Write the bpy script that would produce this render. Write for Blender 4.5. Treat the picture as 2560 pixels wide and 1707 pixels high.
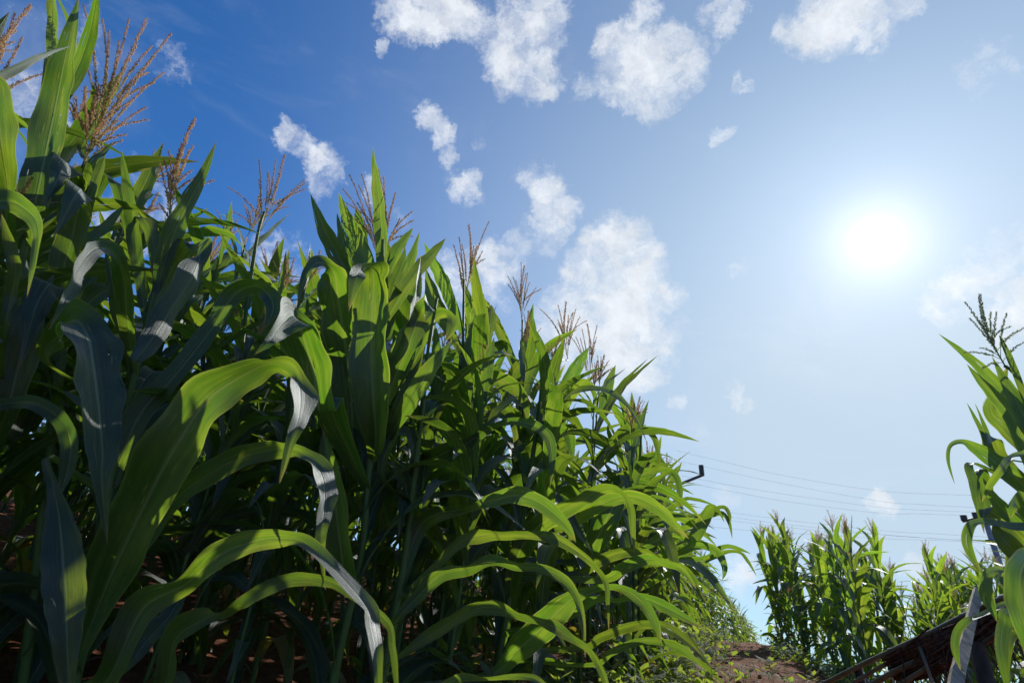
import bpy, bmesh, math, random
from mathutils import Vector, Matrix, Quaternion, noise
for o in list(bpy.data.objects): bpy.data.objects.remove(o)
SC = bpy.context.scene
COL = SC.collection
R_ = math.radians
# ------------------------------------------------------------------ camera
PITCH, ROLL, FPX = R_(27.1), R_(5.0), 1350.0
CAM = Vector((0, 0, 0.5))
FWD = Vector((0, math.cos(PITCH), math.sin(PITCH)))
UP0 = Vector((0, -math.sin(PITCH), math.cos(PITCH)))
RIGHT = Vector((1, 0, 0)) * math.cos(ROLL) + UP0 * math.sin(ROLL)
UP = -Vector((1, 0, 0)) * math.sin(ROLL) + UP0 * math.cos(ROLL)
cd = bpy.data.cameras.new("camera"); cam = bpy.data.objects.new("camera", cd); COL.objects.link(cam)
m = Matrix((RIGHT, UP, -FWD)).transposed().to_4x4(); m.translation = CAM
cam.matrix_world = m
cd.sensor_width = 36; cd.lens = 36 * FPX / 2560; cd.clip_start = 0.02; cd.clip_end = 5000
cd.dof.use_dof = True; cd.dof.focus_distance = 2.6; cd.dof.aperture_fstop = 5.6
SC.camera = cam

def direction(az, el):
    a, e = R_(az), R_(el)
    return Vector((math.sin(a) * math.cos(e), math.cos(a) * math.cos(e), math.sin(e)))
# ------------------------------------------------------------------ sun, sky
SUN_AZ, SUN_EL = 40.1, 33.5
SUN = direction(SUN_AZ, SUN_EL)
sl = bpy.data.lights.new("sun", 'SUN'); sl.energy = 5.0; sl.angle = R_(0.53); sl.color = (1, 0.95, 0.86)
so = bpy.data.objects.new("sun", sl); COL.objects.link(so)
so.rotation_euler = (-SUN).to_track_quat('-Z', 'Y').to_euler(); so.location = SUN * 60
SC.view_settings.view_transform = 'Standard'; SC.view_settings.look = 'None'
SC.view_settings.exposure = 0.0; SC.view_settings.gamma = 1.0
SC.render.engine = 'CYCLES'
SC.cycles.max_bounces = 8; SC.cycles.diffuse_bounces = 3; SC.cycles.glossy_bounces = 2
SC.cycles.transmission_bounces = 6; SC.cycles.transparent_max_bounces = 6
SC.cycles.use_denoising = True; SC.cycles.caustics_reflective = False

class NT:
    """small helper to write node trees"""
    def __init__(s, tree): s.t = tree; s.n = tree.nodes; s.l = tree.links
    def new(s, typ, **kw):
        n = s.n.new(typ)
        for k, v in kw.items(): setattr(n, k, v)
        return n
    def put(s, sock, v):
        if isinstance(v, bpy.types.NodeSocket): s.l.new(v, sock)
        elif v is not None: sock.default_value = v
    def math(s, op, a, b=None, c=None, clamp=False):
        n = s.new('ShaderNodeMath', operation=op); n.use_clamp = clamp
        s.put(n.inputs[0], a); s.put(n.inputs[1], b)
        if c is not None: s.put(n.inputs[2], c)
        return n.outputs[0]
    def vmath(s, op, a, b=None, scale=None):
        n = s.new('ShaderNodeVectorMath', operation=op)
        s.put(n.inputs[0], a)
        if b is not None: s.put(n.inputs[1], b)
        if scale is not None: s.put(n.inputs['Scale'], scale)
        return n.outputs['Value'] if op in ('DOT_PRODUCT', 'LENGTH') else n.outputs[0]
    def mapr(s, v, a, b, c, d, smooth=True):
        n = s.new('ShaderNodeMapRange'); n.interpolation_type = 'SMOOTHSTEP' if smooth else 'LINEAR'
        s.put(n.inputs['Value'], v)
        for k, x in zip(('From Min', 'From Max', 'To Min', 'To Max'), (a, b, c, d)): s.put(n.inputs[k], x)
        return n.outputs['Result']
    def noise(s, vec, scale, detail=4, rough=0.55, dist=0.0):
        n = s.new('ShaderNodeTexNoise')
        s.put(n.inputs['Vector'], vec)
        n.inputs['Scale'].default_value = scale; n.inputs['Detail'].default_value = detail
        n.inputs['Roughness'].default_value = rough; n.inputs['Distortion'].default_value = dist
        return n
    def mix(s, f, a, b, blend='MIX'):
        n = s.new('ShaderNodeMix', data_type='RGBA', blend_type=blend)
        s.put(n.inputs[0], f); s.put(n.inputs[6], a); s.put(n.inputs[7], b)
        return n.outputs[2]

def rgb(r, g, b): return (r, g, b, 1.0)

# clouds: azimuth, elevation, angular radius (degrees), strength
CLOUDS = [(-23.7,55.6,1.63,0.9),(-20.6,56.5,1.97,1.0),(-16.8,56.9,1.98,1.0),(-13.2,56.4,1.51,0.8),(-10.4,56.1,1.52,0.7),(-8.8,58.2,1.33,0.5),(-21.4,54.8,1.16,0.7),(-5.2,55.4,1.89,1.0),(-3.4,57.5,2.36,1.0),(0.6,58.3,1.67,0.9),(-1.9,53.9,2.44,1.0),(1.4,53.4,1.75,1.0),(-3.4,51.8,1.42,0.8),(0.1,55.4,2.06,0.9),(-3.7,50.5,0.89,0.5),(13.1,55.9,1.35,1.0),(15.8,53.9,2.11,1.0),(19.5,54.0,2.36,1.0),(21.6,52.4,1.86,1.0),(18.6,51.4,2.07,1.0),(13.9,52.5,1.91,0.9),(8.4,52.3,0.98,0.7),(6.0,51.1,0.64,0.5),(15.7,56.5,1.17,0.8),(21.5,55.1,1.16,0.7),(13.9,51.0,1.23,0.7),(18.2,58.3,1.3,0.8),(29.6,56.7,1.51,0.95),(30.5,55.8,0.79,0.6),(16.2,57.9,0.82,0.6),(42.1,52.0,2.24,1.0),(45.0,50.5,2.2,1.0),(47.4,50.2,1.44,0.95),(43.6,49.5,1.19,0.9),(37.9,53.2,1.07,0.8),(36.6,53.0,0.78,0.6),(42.9,48.7,0.6,0.7),(54.8,43.1,1.88,0.55),(56.4,43.8,1.57,0.55),(-14.9,48.1,0.89,0.8),(-13.0,46.9,1.16,0.95),(-11.4,45.3,0.92,0.8),(-9.8,43.2,0.93,0.5),(-7.5,41.9,1.13,0.8),(-6.3,42.8,0.82,0.7),(-6.4,47.1,0.95,0.55),(-7.9,47.3,0.66,0.35),(0.2,44.2,1.31,0.8),(3.3,44.7,1.04,0.6),(3.2,42.8,1.58,0.95),(4.7,40.4,1.44,0.95),(3.0,37.9,1.72,0.9),(0.1,36.1,1.85,0.85),(-2.9,34.6,1.93,0.8),(-6.7,33.4,2.12,0.75),(-9.9,31.6,2.31,0.7),(-4.4,31.1,2.33,0.7),(13.4,38.3,2.07,1.0),(10.4,36.0,2.67,1.0),(14.3,34.6,3.03,1.0),(12.3,31.4,3.44,1.0),(9.4,30.2,3.09,1.0),(6.5,31.4,2.32,0.8),(15.1,29.7,2.66,1.0),(17.3,27.5,1.69,0.9),(13.2,26.4,3.06,1.0),(10.4,23.9,2.31,0.9),(15.8,24.3,1.51,0.6),(7.6,26.4,2.33,0.9),(5.7,28.0,1.94,0.7),(18.0,32.0,1.5,0.8),(19.0,27.4,1.42,0.8),(16.8,36.1,1.2,0.7),(11.4,39.6,1.32,0.7),(19.2,29.5,1.12,0.7),(-31.2,41.2,0.95,0.8),(-29.3,41.3,0.97,0.8),(-27.0,40.7,1.23,0.95),(-25.3,40.1,1.07,0.9),(-26.3,38.9,1.06,0.8),(-32.4,40.9,0.47,0.6),(-23.6,52.5,0.47,0.7),(-23.0,51.8,0.47,0.6),(-23.5,45.5,0.42,0.4),(-36.5,39.8,0.33,0.4),(30.0,50.2,0.66,0.8),(31.0,51.0,0.39,0.5),(29.1,48.8,0.33,0.4),(26.6,46.5,0.69,0.7),(27.2,54.3,0.52,0.5),(25.2,21.4,0.86,0.85),(25.9,20.8,0.78,0.8),(18.6,21.0,0.59,0.5),(21.1,17.5,1.38,0.5),(19.5,16.6,1.09,0.5),(35.5,11.1,0.87,0.85),(34.6,10.9,0.76,0.7),(22.8,11.8,0.77,0.6),(23.4,5.7,1.27,0.8),(35.8,6.0,0.84,0.7),(36.5,5.6,0.89,0.6),(26.8,34.2,0.93,0.5),(29.1,25.7,0.63,0.4),(44.0,26.8,1.67,0.72),(45.8,27.9,1.49,0.75),(47.6,28.9,1.46,0.75),(49.6,29.9,1.56,0.75),(48.9,26.6,1.14,0.95),(47.6,24.7,1.01,0.95),(48.7,25.0,1.27,1.0),(47.0,23.6,0.72,0.8),(-55.3,38.1,2.39,0.55),(-53.9,40.3,2.17,0.5),(-50.8,39.8,1.7,0.45),(-52.6,33.7,1.65,0.75),(-51.0,32.6,1.26,0.6),(-46.0,42.3,1.34,0.55),(-44.1,41.9,1.07,0.5),(-47.2,43.0,0.73,0.45),(-43.4,40.6,0.92,0.4),(-42.5,31.8,1.56,0.55),(-40.4,32.1,1.27,0.5),(-42.1,28.2,2.18,0.7),(-42.6,25.7,2.15,0.7),(-38.9,30.4,1.45,0.5),(-33.0,29.0,2.05,0.5),(-27.9,30.8,2.13,0.75),(-24.7,29.2,2.17,0.7),(-26.8,32.7,1.25,0.6),(-34.8,31.5,1.01,0.4),(-22.1,29.1,1.84,0.6),(-15.8,37.3,0.93,0.6),(-20.1,39.9,0.91,0.6),(-20.1,38.3,0.73,0.5),(-30.3,28.3,2.09,0.6)]
world = bpy.data.worlds.new("World"); SC.world = world; world.use_nodes = True
w = NT(world.node_tree); w.n.clear()
D = w.new('ShaderNodeTexCoord').outputs['Generated']
D = w.vmath('NORMALIZE', D)
sep = w.new('ShaderNodeSeparateXYZ'); w.put(sep.inputs[0], D)
zc = w.math('MAXIMUM', sep.outputs[2], 0.015)
cmb = w.new('ShaderNodeCombineXYZ'); w.put(cmb.inputs[0], sep.outputs[0]); w.put(cmb.inputs[1], sep.outputs[1]); w.put(cmb.inputs[2], zc)
sky = w.new('ShaderNodeTexSky'); sky.sky_type = 'NISHITA'; sky.sun_disc = False
sky.sun_elevation = R_(SUN_EL); sky.sun_rotation = R_(SUN_AZ)
sky.air_density = 1.0; sky.dust_density = 0.6; sky.ozone_density = 3.0; sky.altitude = 600
w.put(sky.inputs[0], cmb.outputs[0])
SKY_STRENGTH = 0.1
K = 1 / SKY_STRENGTH
cosn = w.vmath('DOT_PRODUCT', D, tuple(SUN))
cpos = w.math('MAXIMUM', cosn, 0.0)
ang = w.math('ARCCOSINE', w.math('MINIMUM', cpos, 0.99999))
# humid air: the sky whitens towards the sun and towards the horizon
near_sun = w.mapr(ang, R_(64), R_(10), 0.0, 1.0)
lowair = w.mapr(sep.outputs[2], 0.17, 0.82, 1.22, 0.50, False)
hazef = w.math('MULTIPLY', near_sun, lowair)
hazef = w.math('MINIMUM', w.math('MAXIMUM', hazef, w.mapr(sep.outputs[2], 0.0, 0.5, 0.55, 0.0)), 0.96)
blue = w.vmath('SCALE', w.mix(1.0, sky.outputs[0], rgb(0.46, 1.07, 1.66), 'MULTIPLY'), scale=w.mapr(near_sun, 0.0, 1.0, 1.0, 0.72, False))
skyc = w.mix(hazef, blue, rgb(0.57 * K, 0.71 * K, 0.84 * K))
def lobe(power, amp, col):
    g = w.math('MULTIPLY', w.math('POWER', cpos, power), amp * K)
    return w.vmath('SCALE', col, scale=g)
glow = w.vmath('ADD', lobe(7000, 4.0, (1.0, 0.98, 0.94)), lobe(500, 0.36, (1.10, 0.98, 0.90)))
glow = w.vmath('ADD', glow, lobe(55, 0.19, (1.08, 0.98, 0.92)))
# cloud cover: soft masks broken up by turbulence
wn = w.noise(D, 8.0, 12, 0.70)
warp = w.vmath('SCALE', w.vmath('SUBTRACT', wn.outputs['Color'], (0.5, 0.5, 0.5)), scale=0.125)
DW = w.vmath('NORMALIZE', w.vmath('ADD', D, warp))
mask = None
for az, el, r, amp in CLOUDS:
    d = w.vmath('DOT_PRODUCT', DW, tuple(direction(az, el)))
    v = w.mapr(d, math.cos(R_(r * 2.15)), math.cos(R_(r * 0.05)), 0.0, amp)
    mask = v if mask is None else w.math('SMOOTH_MAX', mask, v, 0.15)
fine = w.noise(w.vmath('ADD', D, w.vmath('SCALE', warp, scale=1.1)), 12.0, 14, 0.68, 0.0).outputs['Fac']
fineN = w.mapr(fine, 0.28, 0.72, 0.0, 1.0, False)
dens = w.mapr(w.math('SUBTRACT', w.math('ADD', fineN, w.math("MULTIPLY", mask, 1.08)), 1.0), -0.04, 0.86, 0.0, 1.0)
dens = w.math('MULTIPLY', dens, w.mapr(mask, 0.02, 0.25, 0.0, 1.0))
wisp = w.noise(w.vmath('MULTIPLY', D, (1.0, 1.0, 2.2)), 3.2, 9, 0.62, 0.5).outputs['Fac']
veil = w.mapr(wisp, 0.50, 0.85, 0.0, 0.20)
cl = w.math('MAXIMUM', w.math('MULTIPLY', dens, 0.94), veil)
shade = w.mapr(w.noise(D, 30.0, 6, 0.6).outputs['Fac'], 0.3, 0.7, 0.90, 1.04)
cloudcol = w.vmath('SCALE', (0.88 * K, 0.92 * K, 0.97 * K), scale=shade)
skyc = w.mix(cl, skyc, cloudcol)
skyc = w.vmath('ADD', skyc, glow)
bg = w.new('ShaderNodeBackground'); bg.inputs['Strength'].default_value = SKY_STRENGTH
w.put(bg.inputs['Color'], skyc)
w.put(w.new('ShaderNodeOutputWorld').inputs[0], bg.outputs[0])

# ------------------------------------------------------------------ object helpers
def tag(o, label=None, cat=None, group=None, kind=None):
    if label: o['label'] = label
    if cat: o['category'] = cat
    if group: o['group'] = group
    if kind: o['kind'] = kind
    return o
def empty(name, loc=(0, 0, 0), rz=0.0):
    o = bpy.data.objects.new(name, None); COL.objects.link(o); o.location = loc; o.rotation_euler = (0, 0, rz)
    o.empty_display_size = 0.05
    return o
class MB:
    """collects faces; build() links them as one mesh object"""
    def __init__(s): s.v = []; s.f = []; s.uv = []; s.al = {}
    def quad(s, ids, uvs=None): s.f.append(ids); s.uv.append(uvs)
    def tube(s, pts, rads, n=8, cap=True, v0=0.0, v1=1.0):
        base = len(s.v); P = [Vector(p) for p in pts]; ref = None
        for i, p in enumerate(P):
            t = (P[min(i + 1, len(P) - 1)] - P[max(i - 1, 0)]).normalized()
            if ref is None: ref = t.orthogonal().normalized()
            a = (ref - t * ref.dot(t)).normalized(); b = t.cross(a); ref = a
            for k in range(n):
                q = 2 * math.pi * k / n
                s.v.append(p + (a * math.cos(q) + b * math.sin(q)) * rads[i])
        m_ = len(P)
        for i in range(m_ - 1):
            va, vb = v0 + (v1 - v0) * i / (m_ - 1), v0 + (v1 - v0) * (i + 1) / (m_ - 1)
            for k in range(n):
                k2 = (k + 1) % n
                s.quad((base + i * n + k, base + i * n + k2, base + (i + 1) * n + k2, base + (i + 1) * n + k),
                       ((k / n, va), ((k + 1) / n, va), ((k + 1) / n, vb), (k / n, vb)))
        if cap:
            s.quad(tuple(base + k for k in reversed(range(n)))); s.quad(tuple(base + (m_ - 1) * n + k for k in range(n)))
    def box(s, c, ax, ay, az):
        c = Vector(c); ax, ay, az = Vector(ax), Vector(ay), Vector(az); b = len(s.v)
        for x in (-1, 1):
            for y in (-1, 1):
                for z in (-1, 1): s.v.append(c + ax * x + ay * y + az * z)
        for f in ((0, 1, 3, 2), (4, 6, 7, 5), (0, 4, 5, 1), (2, 3, 7, 6), (0, 2, 6, 4), (1, 5, 7, 3)):
            s.quad(tuple(b + i for i in f))
    def mesh(s, name, mat, smooth=True):
        me = bpy.data.meshes.new(name); me.from_pydata([tuple(p) for p in s.v], [], s.f)
        lay = me.uv_layers.new(name="UVMap"); d = lay.data; k = 0
        for f, u in zip(s.f, s.uv):
            for j in range(len(f)):
                d[k].uv = u[j] if u else (0.5, 0.5)
                k += 1
        if s.al:
            l2 = me.uv_layers.new(name="Along").data; k = 0
            for f in s.f:
                for i in f: l2[k].uv = (s.al.get(i, 0.0), 0.0); k += 1
        me.materials.append(mat)
        if smooth: me.polygons.foreach_set('use_smooth', [True] * len(me.polygons))
        me.update()
        return me
    def build(s, name, mat, parent=None, smooth=True):
        return link(name, s.mesh(name, mat, smooth), parent)
def link(name, me, parent=None):
    o = bpy.data.objects.new(name, me); COL.objects.link(o)
    if parent: o.parent = parent
    return o
def bevel(o, w_=0.004, seg=2):
    b = o.modifiers.new('bevel', 'BEVEL'); b.width = w_; b.segments = seg; b.limit_method = 'ANGLE'

# ------------------------------------------------------------------ materials
def mat(name):
    m_ = bpy.data.materials.new(name); m_.use_nodes = True; t = NT(m_.node_tree); t.n.clear()
    out = t.new('ShaderNodeOutputMaterial')
    return m_, t, out
def bsdf(t, col, rough=0.6, spec=0.5, normal=None):
    b = t.new('ShaderNodeBsdfPrincipled'); t.put(b.inputs['Base Color'], col); t.put(b.inputs['Roughness'], rough)
    b.inputs['Specular IOR Level'].default_value = spec
    if normal is not None: t.put(b.inputs['Normal'], normal)
    return b.outputs[0]
def bump(t, h, strength=0.3, dist=0.002):
    b = t.new('ShaderNodeBump'); b.inputs['Strength'].default_value = strength; b.inputs['Distance'].default_value = dist
    t.put(b.inputs['Height'], h); return b.outputs[0]

def leaf_material(name, top, trans, trans2, mixf=0.5, rough=0.40, gl_k=0.26):
    m_, t, out = mat(name)
    um = t.new('ShaderNodeUVMap'); um.uv_map = 'UVMap'; uv = um.outputs[0]
    s = t.new('ShaderNodeSeparateXYZ'); t.put(s.inputs[0], uv)
    u = t.math('ABSOLUTE', t.math('SUBTRACT', s.outputs[0], 0.5))
    u2 = t.new('ShaderNodeUVMap'); u2.uv_map = 'Along'; s2 = t.new('ShaderNodeSeparateXYZ'); t.put(s2.inputs[0], u2.outputs[0])
    rib = t.mapr(u, 0.012, 0.05, 1.0, 0.0)
    rnd = t.new('ShaderNodeObjectInfo').outputs['Random']
    off = t.vmath('ADD', uv, w_off(t, rnd))
    st = t.noise(t.vmath('MULTIPLY', off, (52.0, 1.3, 1.0)), 1.0, 3, 0.6).outputs['Fac']
    vein = t.noise(t.vmath('MULTIPLY', off, (120.0, 0.5, 1.0)), 1.0, 1, 0.5).outputs['Fac']
    band = t.noise(t.vmath('MULTIPLY', off, (21.0, 0.35, 1.0)), 1.0, 2, 0.5).outputs['Fac']
    blot = t.noise(t.vmath('MULTIPLY', off, (3.0, 5.0, 1.0)), 1.0, 4, 0.6).outputs['Fac']
    spot = t.mapr(t.noise(t.vmath('MULTIPLY', off, (26.0, 13.0, 1.0)), 1.0, 2, 0.5).outputs['Fac'], 0.675, 0.74, 0.0, 0.8)
    va = t.mapr(rnd, 0.0, 1.0, 0.72, 1.3, False)
    c = t.mix(t.mapr(st, 0.3, 0.75, 0.0, 1.0), rgb(*[x * 0.85 for x in top]), rgb(*[x * 1.18 for x in top]))
    c = t.mix(t.math('MULTIPLY', t.mapr(blot, 0.45, 0.8, 0.0, 1.0), 0.45), c, rgb(top[0] * 2.0, top[1] * 1.4, top[2] * 1.2))
    c = t.mix(t.math('MULTIPLY', rib, 0.8), c, rgb(0.24, 0.33, 0.16))
    tipv = t.math('ADD', t.math('ADD', s2.outputs[0], t.math('MULTIPLY', u, 0.10)), t.math('MULTIPLY', t.math('SUBTRACT', blot, 0.5), 0.30))
    tip = t.mapr(tipv, 0.935, 1.03, 0.0, 0.9)
    c = t.mix(spot, c, rgb(0.34, 0.30, 0.08))
    c = t.mix(tip, c, rgb(0.26, 0.19, 0.07))
    c = t.vmath('SCALE', c, scale=va)
    tc = t.mix(t.mapr(st, 0.3, 0.75, 0.0, 1.0), rgb(*[x * 0.86 for x in trans]), rgb(*[x * 1.1 for x in trans]))
    tc = t.mix(t.mapr(blot, 0.40, 0.72, 0.0, 1.0), tc, rgb(*trans2))
    tc = t.mix(t.math('MULTIPLY', t.mapr(vein, 0.42, 0.62, 0.0, 1.0), 0.22), tc, rgb(*[x * 0.5 for x in trans]))
    tc = t.mix(t.math('MULTIPLY', rib, 0.6), tc, rgb(0.30, 0.36, 0.05))
    edge = t.mapr(u, 0.455, 0.495, 0.0, 0.7)
    tc = t.mix(edge, tc, rgb(trans2[0] * 1.5, trans2[1] * 1.25, trans2[2] * 3))
    tc = t.mix(spot, tc, rgb(0.6, 0.5, 0.08))
    tc = t.mix(tip, tc, rgb(0.50, 0.36, 0.08))
    bandf = t.mapr(band, 0.30, 0.70, 0.87, 1.11)
    tc = t.vmath('SCALE', tc, scale=bandf); c = t.vmath('SCALE', c, scale=bandf)
    hs = t.new('ShaderNodeHueSaturation'); t.put(hs.inputs['Hue'], t.mapr(rnd, 0.0, 1.0, 0.485, 0.512, False)); t.put(hs.inputs['Value'], t.mapr(t.math('FRACT', t.math('MULTIPLY', rnd, 7.31)), 0.0, 1.0, 0.78, 1.18, False)); t.put(hs.inputs['Color'], tc)
    tc = hs.outputs[0]
    h = t.math('ADD', t.math('MULTIPLY', vein, 0.7), t.math('ADD', t.math('MULTIPLY', st, 0.6), t.math('MULTIPLY', rib, 0.8)))
    nb = bump(t, h, 0.85, 0.0018)
    df = t.new('ShaderNodeBsdfDiffuse'); t.put(df.inputs[0], c); t.put(df.inputs['Normal'], nb)
    tr = t.new('ShaderNodeBsdfTranslucent'); t.put(tr.inputs[0], tc); t.put(tr.inputs['Normal'], nb)
    body = t.new('ShaderNodeMixShader'); body.inputs[0].default_value = mixf
    t.put(body.inputs[1], df.outputs[0]); t.put(body.inputs[2], tr.outputs[0])
    gl = t.new('ShaderNodeBsdfGlossy'); gl.inputs['Color'].default_value = rgb(0.92, 0.96, 1.0); t.put(gl.inputs['Normal'], nb)
    t.put(gl.inputs['Roughness'], t.mapr(blot, 0.2, 0.8, rough - 0.05, rough + 0.10, False))
    lw = t.new('ShaderNodeLayerWeight'); lw.inputs['Blend'].default_value = 0.5; t.put(lw.inputs['Normal'], nb)
    fr = t.math('ADD', t.math('MULTIPLY', t.math('POWER', lw.outputs['Facing'], 4.0), gl_k), 0.045)
    mx = t.new('ShaderNodeMixShader'); t.put(mx.inputs[0], fr)
    t.put(mx.inputs[1], body.outputs[0]); t.put(mx.inputs[2], gl.outputs[0])
    # a few insect holes between the veins
    hole = t.mapr(t.noise(t.vmath('MULTIPLY', off, (17.0, 9.0, 1.0)), 1.0, 1, 0.5).outputs['Fac'], 0.765, 0.77, 0.0, 1.0)
    tp = t.new('ShaderNodeBsdfTransparent')
    m2 = t.new('ShaderNodeMixShader'); t.put(m2.inputs[0], hole); t.put(m2.inputs[1], mx.outputs[0]); t.put(m2.inputs[2], tp.outputs[0])
    t.put(out.inputs[0], m2.outputs[0])
    return m_
def w_off(t, rnd):
    c = t.new('ShaderNodeCombineXYZ'); t.put(c.inputs[0], t.math('MULTIPLY', rnd, 7.0)); t.put(c.inputs[1], t.math('MULTIPLY', rnd, 31.0)); t.put(c.inputs[2], t.math('MULTIPLY', rnd, 53.0))
    return c.outputs[0]
M = {}
M['leaf'] = leaf_material('corn_leaf', (0.023, 0.050, 0.017), (0.160, 0.315, 0.015), (0.32, 0.44, 0.028), 0.60, 0.50)
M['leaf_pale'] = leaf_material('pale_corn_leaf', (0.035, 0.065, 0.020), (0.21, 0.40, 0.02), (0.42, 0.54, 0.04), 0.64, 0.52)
M['leaf_yellow'] = leaf_material('yellowing_leaf', (0.16, 0.15, 0.03), (0.50, 0.40, 0.03), (0.62, 0.46, 0.05), 0.5, 0.55)
M['leaf_dry'] = leaf_material('dry_leaf', (0.20, 0.13, 0.06), (0.40, 0.26, 0.08), (0.50, 0.34, 0.12), 0.3, 0.75)

def simple(name, c1, c2, scale=20.0, rough=0.6, bumpk=0.3, stretch=(1, 1, 1), coord='Object', dist=0.003, spec=0.4):
    m_, t, out = mat(name)
    co = t.new('ShaderNodeTexCoord').outputs[coord]
    n = t.noise(t.vmath('MULTIPLY', co, stretch), scale, 6, 0.62).outputs['Fac']
    c = t.mix(t.mapr(n, 0.32, 0.68, 0.0, 1.0), rgb(*c1), rgb(*c2))
    t.put(out.inputs[0], bsdf(t, c, rough, spec, bump(t, n, bumpk, dist)))
    return m_
def stalk_material():
    m_, t, out = mat('corn_stalk')
    uv = t.new('ShaderNodeUVMap').outputs[0]
    s = t.new('ShaderNodeSeparateXYZ'); t.put(s.inputs[0], uv)
    st = t.noise(t.vmath('MULTIPLY', uv, (30.0, 3.0, 1.0)), 1.0, 3, 0.6).outputs['Fac']
    n = t.noise(t.vmath('MULTIPLY', uv, (3.0, 9.0, 1.0)), 1.0, 3, 0.6).outputs['Fac']
    c = t.mix(st, rgb(0.06, 0.11, 0.02), rgb(0.14, 0.20, 0.05))
    c = t.mix(t.mapr(n, 0.62, 0.75, 0.0, 0.75), c, rgb(0.13, 0.025, 0.035))
    p = bsdf(t, c, 0.5, 0.3, bump(t, st, 0.3, 0.002))
    tr = t.new('ShaderNodeBsdfTranslucent'); tr.inputs[0].default_value = rgb(0.25, 0.36, 0.05)
    mx = t.new('ShaderNodeMixShader'); mx.inputs[0].default_value = 0.25
    t.put(mx.inputs[1], p); t.put(mx.inputs[2], tr.outputs[0]); t.put(out.inputs[0], mx.outputs[0])
    return m_
M['stalk'] = stalk_material()
def tassel_material(name, low, high, pale, dark):
    m_, t, out = mat(name)
    uv = t.new('ShaderNodeUVMap').outputs[0]
    s = t.new('ShaderNodeSeparateXYZ'); t.put(s.inputs[0], uv)
    n = t.noise(t.new('ShaderNodeTexCoord').outputs['Object'], 220.0, 3, 0.6).outputs['Fac']
    c = t.mix(t.mapr(s.outputs[1], 0.0, 0.55, 0.0, 1.0), rgb(*low), rgb(*high))
    c = t.mix(t.mapr(n, 0.45, 0.75, 0.0, 0.8), c, rgb(*pale))
    c = t.mix(t.mapr(n, 0.5, 0.25, 0.0, 0.6), c, rgb(*dark))
    p = bsdf(t, c, 0.65, 0.3)
    tr = t.new('ShaderNodeBsdfTranslucent'); t.put(tr.inputs[0], t.mix(0.35, c, rgb(*[x * 1.1 for x in pale])))
    mx = t.new('ShaderNodeMixShader'); mx.inputs[0].default_value = 0.68
    t.put(mx.inputs[1], p); t.put(mx.inputs[2], tr.outputs[0]); t.put(out.inputs[0], mx.outputs[0])
    return m_
M['tassel'] = tassel_material('corn_tassel', (0.48, 0.48, 0.20), (0.68, 0.48, 0.29), (0.85, 0.70, 0.48), (0.52, 0.30, 0.20))
M['green_tassel'] = tassel_material('green_tassel', (0.38, 0.48, 0.22), (0.50, 0.55, 0.36), (0.66, 0.66, 0.48), (0.32, 0.36, 0.24))
M['tassel_stem'] = simple('tassel_stem', (0.15, 0.19, 0.06), (0.26, 0.29, 0.12), 60, 0.5)
def soil_material():
    m_, t, out = mat('red_soil')
    co = t.new('ShaderNodeTexCoord').outputs['Object']
    a = t.noise(co, 1.3, 6, 0.6).outputs['Fac']; b = t.noise(co, 24.0, 8, 0.68).outputs['Fac']; g = t.noise(co, 120.0, 3, 0.6).outputs['Fac']
    c = t.mix(t.mapr(b, 0.3, 0.7, 0.0, 1.0), rgb(0.085, 0.028, 0.014), rgb(0.235, 0.090, 0.046))
    c = t.mix(t.mapr(a, 0.5, 0.72, 0.0, 0.55), c, rgb(0.25, 0.14, 0.085))
    c = t.mix(t.mapr(g, 0.64, 0.74, 0.0, 0.7), c, rgb(0.33, 0.23, 0.13))
    h = t.math('ADD', t.math('MULTIPLY', b, 1.0), t.math('MULTIPLY', g, 0.3))
    t.put(out.inputs[0], bsdf(t, c, 0.95, 0.15, bump(t, h, 0.9, 0.03)))
    return m_
M['soil'] = soil_material()
M['wood'] = simple('grey_weathered_wood', (0.17, 0.13, 0.095), (0.42, 0.34, 0.26), 26, 0.8, 0.8, (1, 1, 0.05), dist=0.006)
M['dark_wood'] = simple('dark_brown_wood', (0.035, 0.018, 0.012), (0.12, 0.06, 0.04), 30, 0.8, 0.6, (1, 1, 0.1))
M['thatch'] = simple('dark_brown_thatch', (0.030, 0.014, 0.010), (0.15, 0.075, 0.045), 45, 0.85, 0.5)
M['concrete'] = simple('grey_concrete', (0.20, 0.20, 0.20), (0.30, 0.30, 0.30), 6, 0.8, 0.2)
M['steel'] = simple('dark_steel', (0.035, 0.035, 0.04), (0.07, 0.065, 0.065), 9, 0.5, 0.1)
M['cable'] = simple('cable', (0.10, 0.12, 0.15), (0.14, 0.16, 0.19), 9, 0.6, 0.1)
M['needle'] = leaf_material('tree_leaf', (0.02, 0.03, 0.012), (0.07, 0.10, 0.015), (0.10, 0.13, 0.02), 0.3, 0.6)
M['bark'] = simple('bark', (0.05, 0.035, 0.025), (0.12, 0.09, 0.07), 14, 0.9, 0.6, (1, 1, 0.2))
M['weed'] = leaf_material('weed_leaf', (0.05, 0.10, 0.025), (0.26, 0.42, 0.03), (0.42, 0.52, 0.05), 0.62, 0.7, 0.05)
M['silk'] = simple('corn_silk', (0.22, 0.05, 0.03), (0.40, 0.14, 0.08), 60, 0.6)
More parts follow.
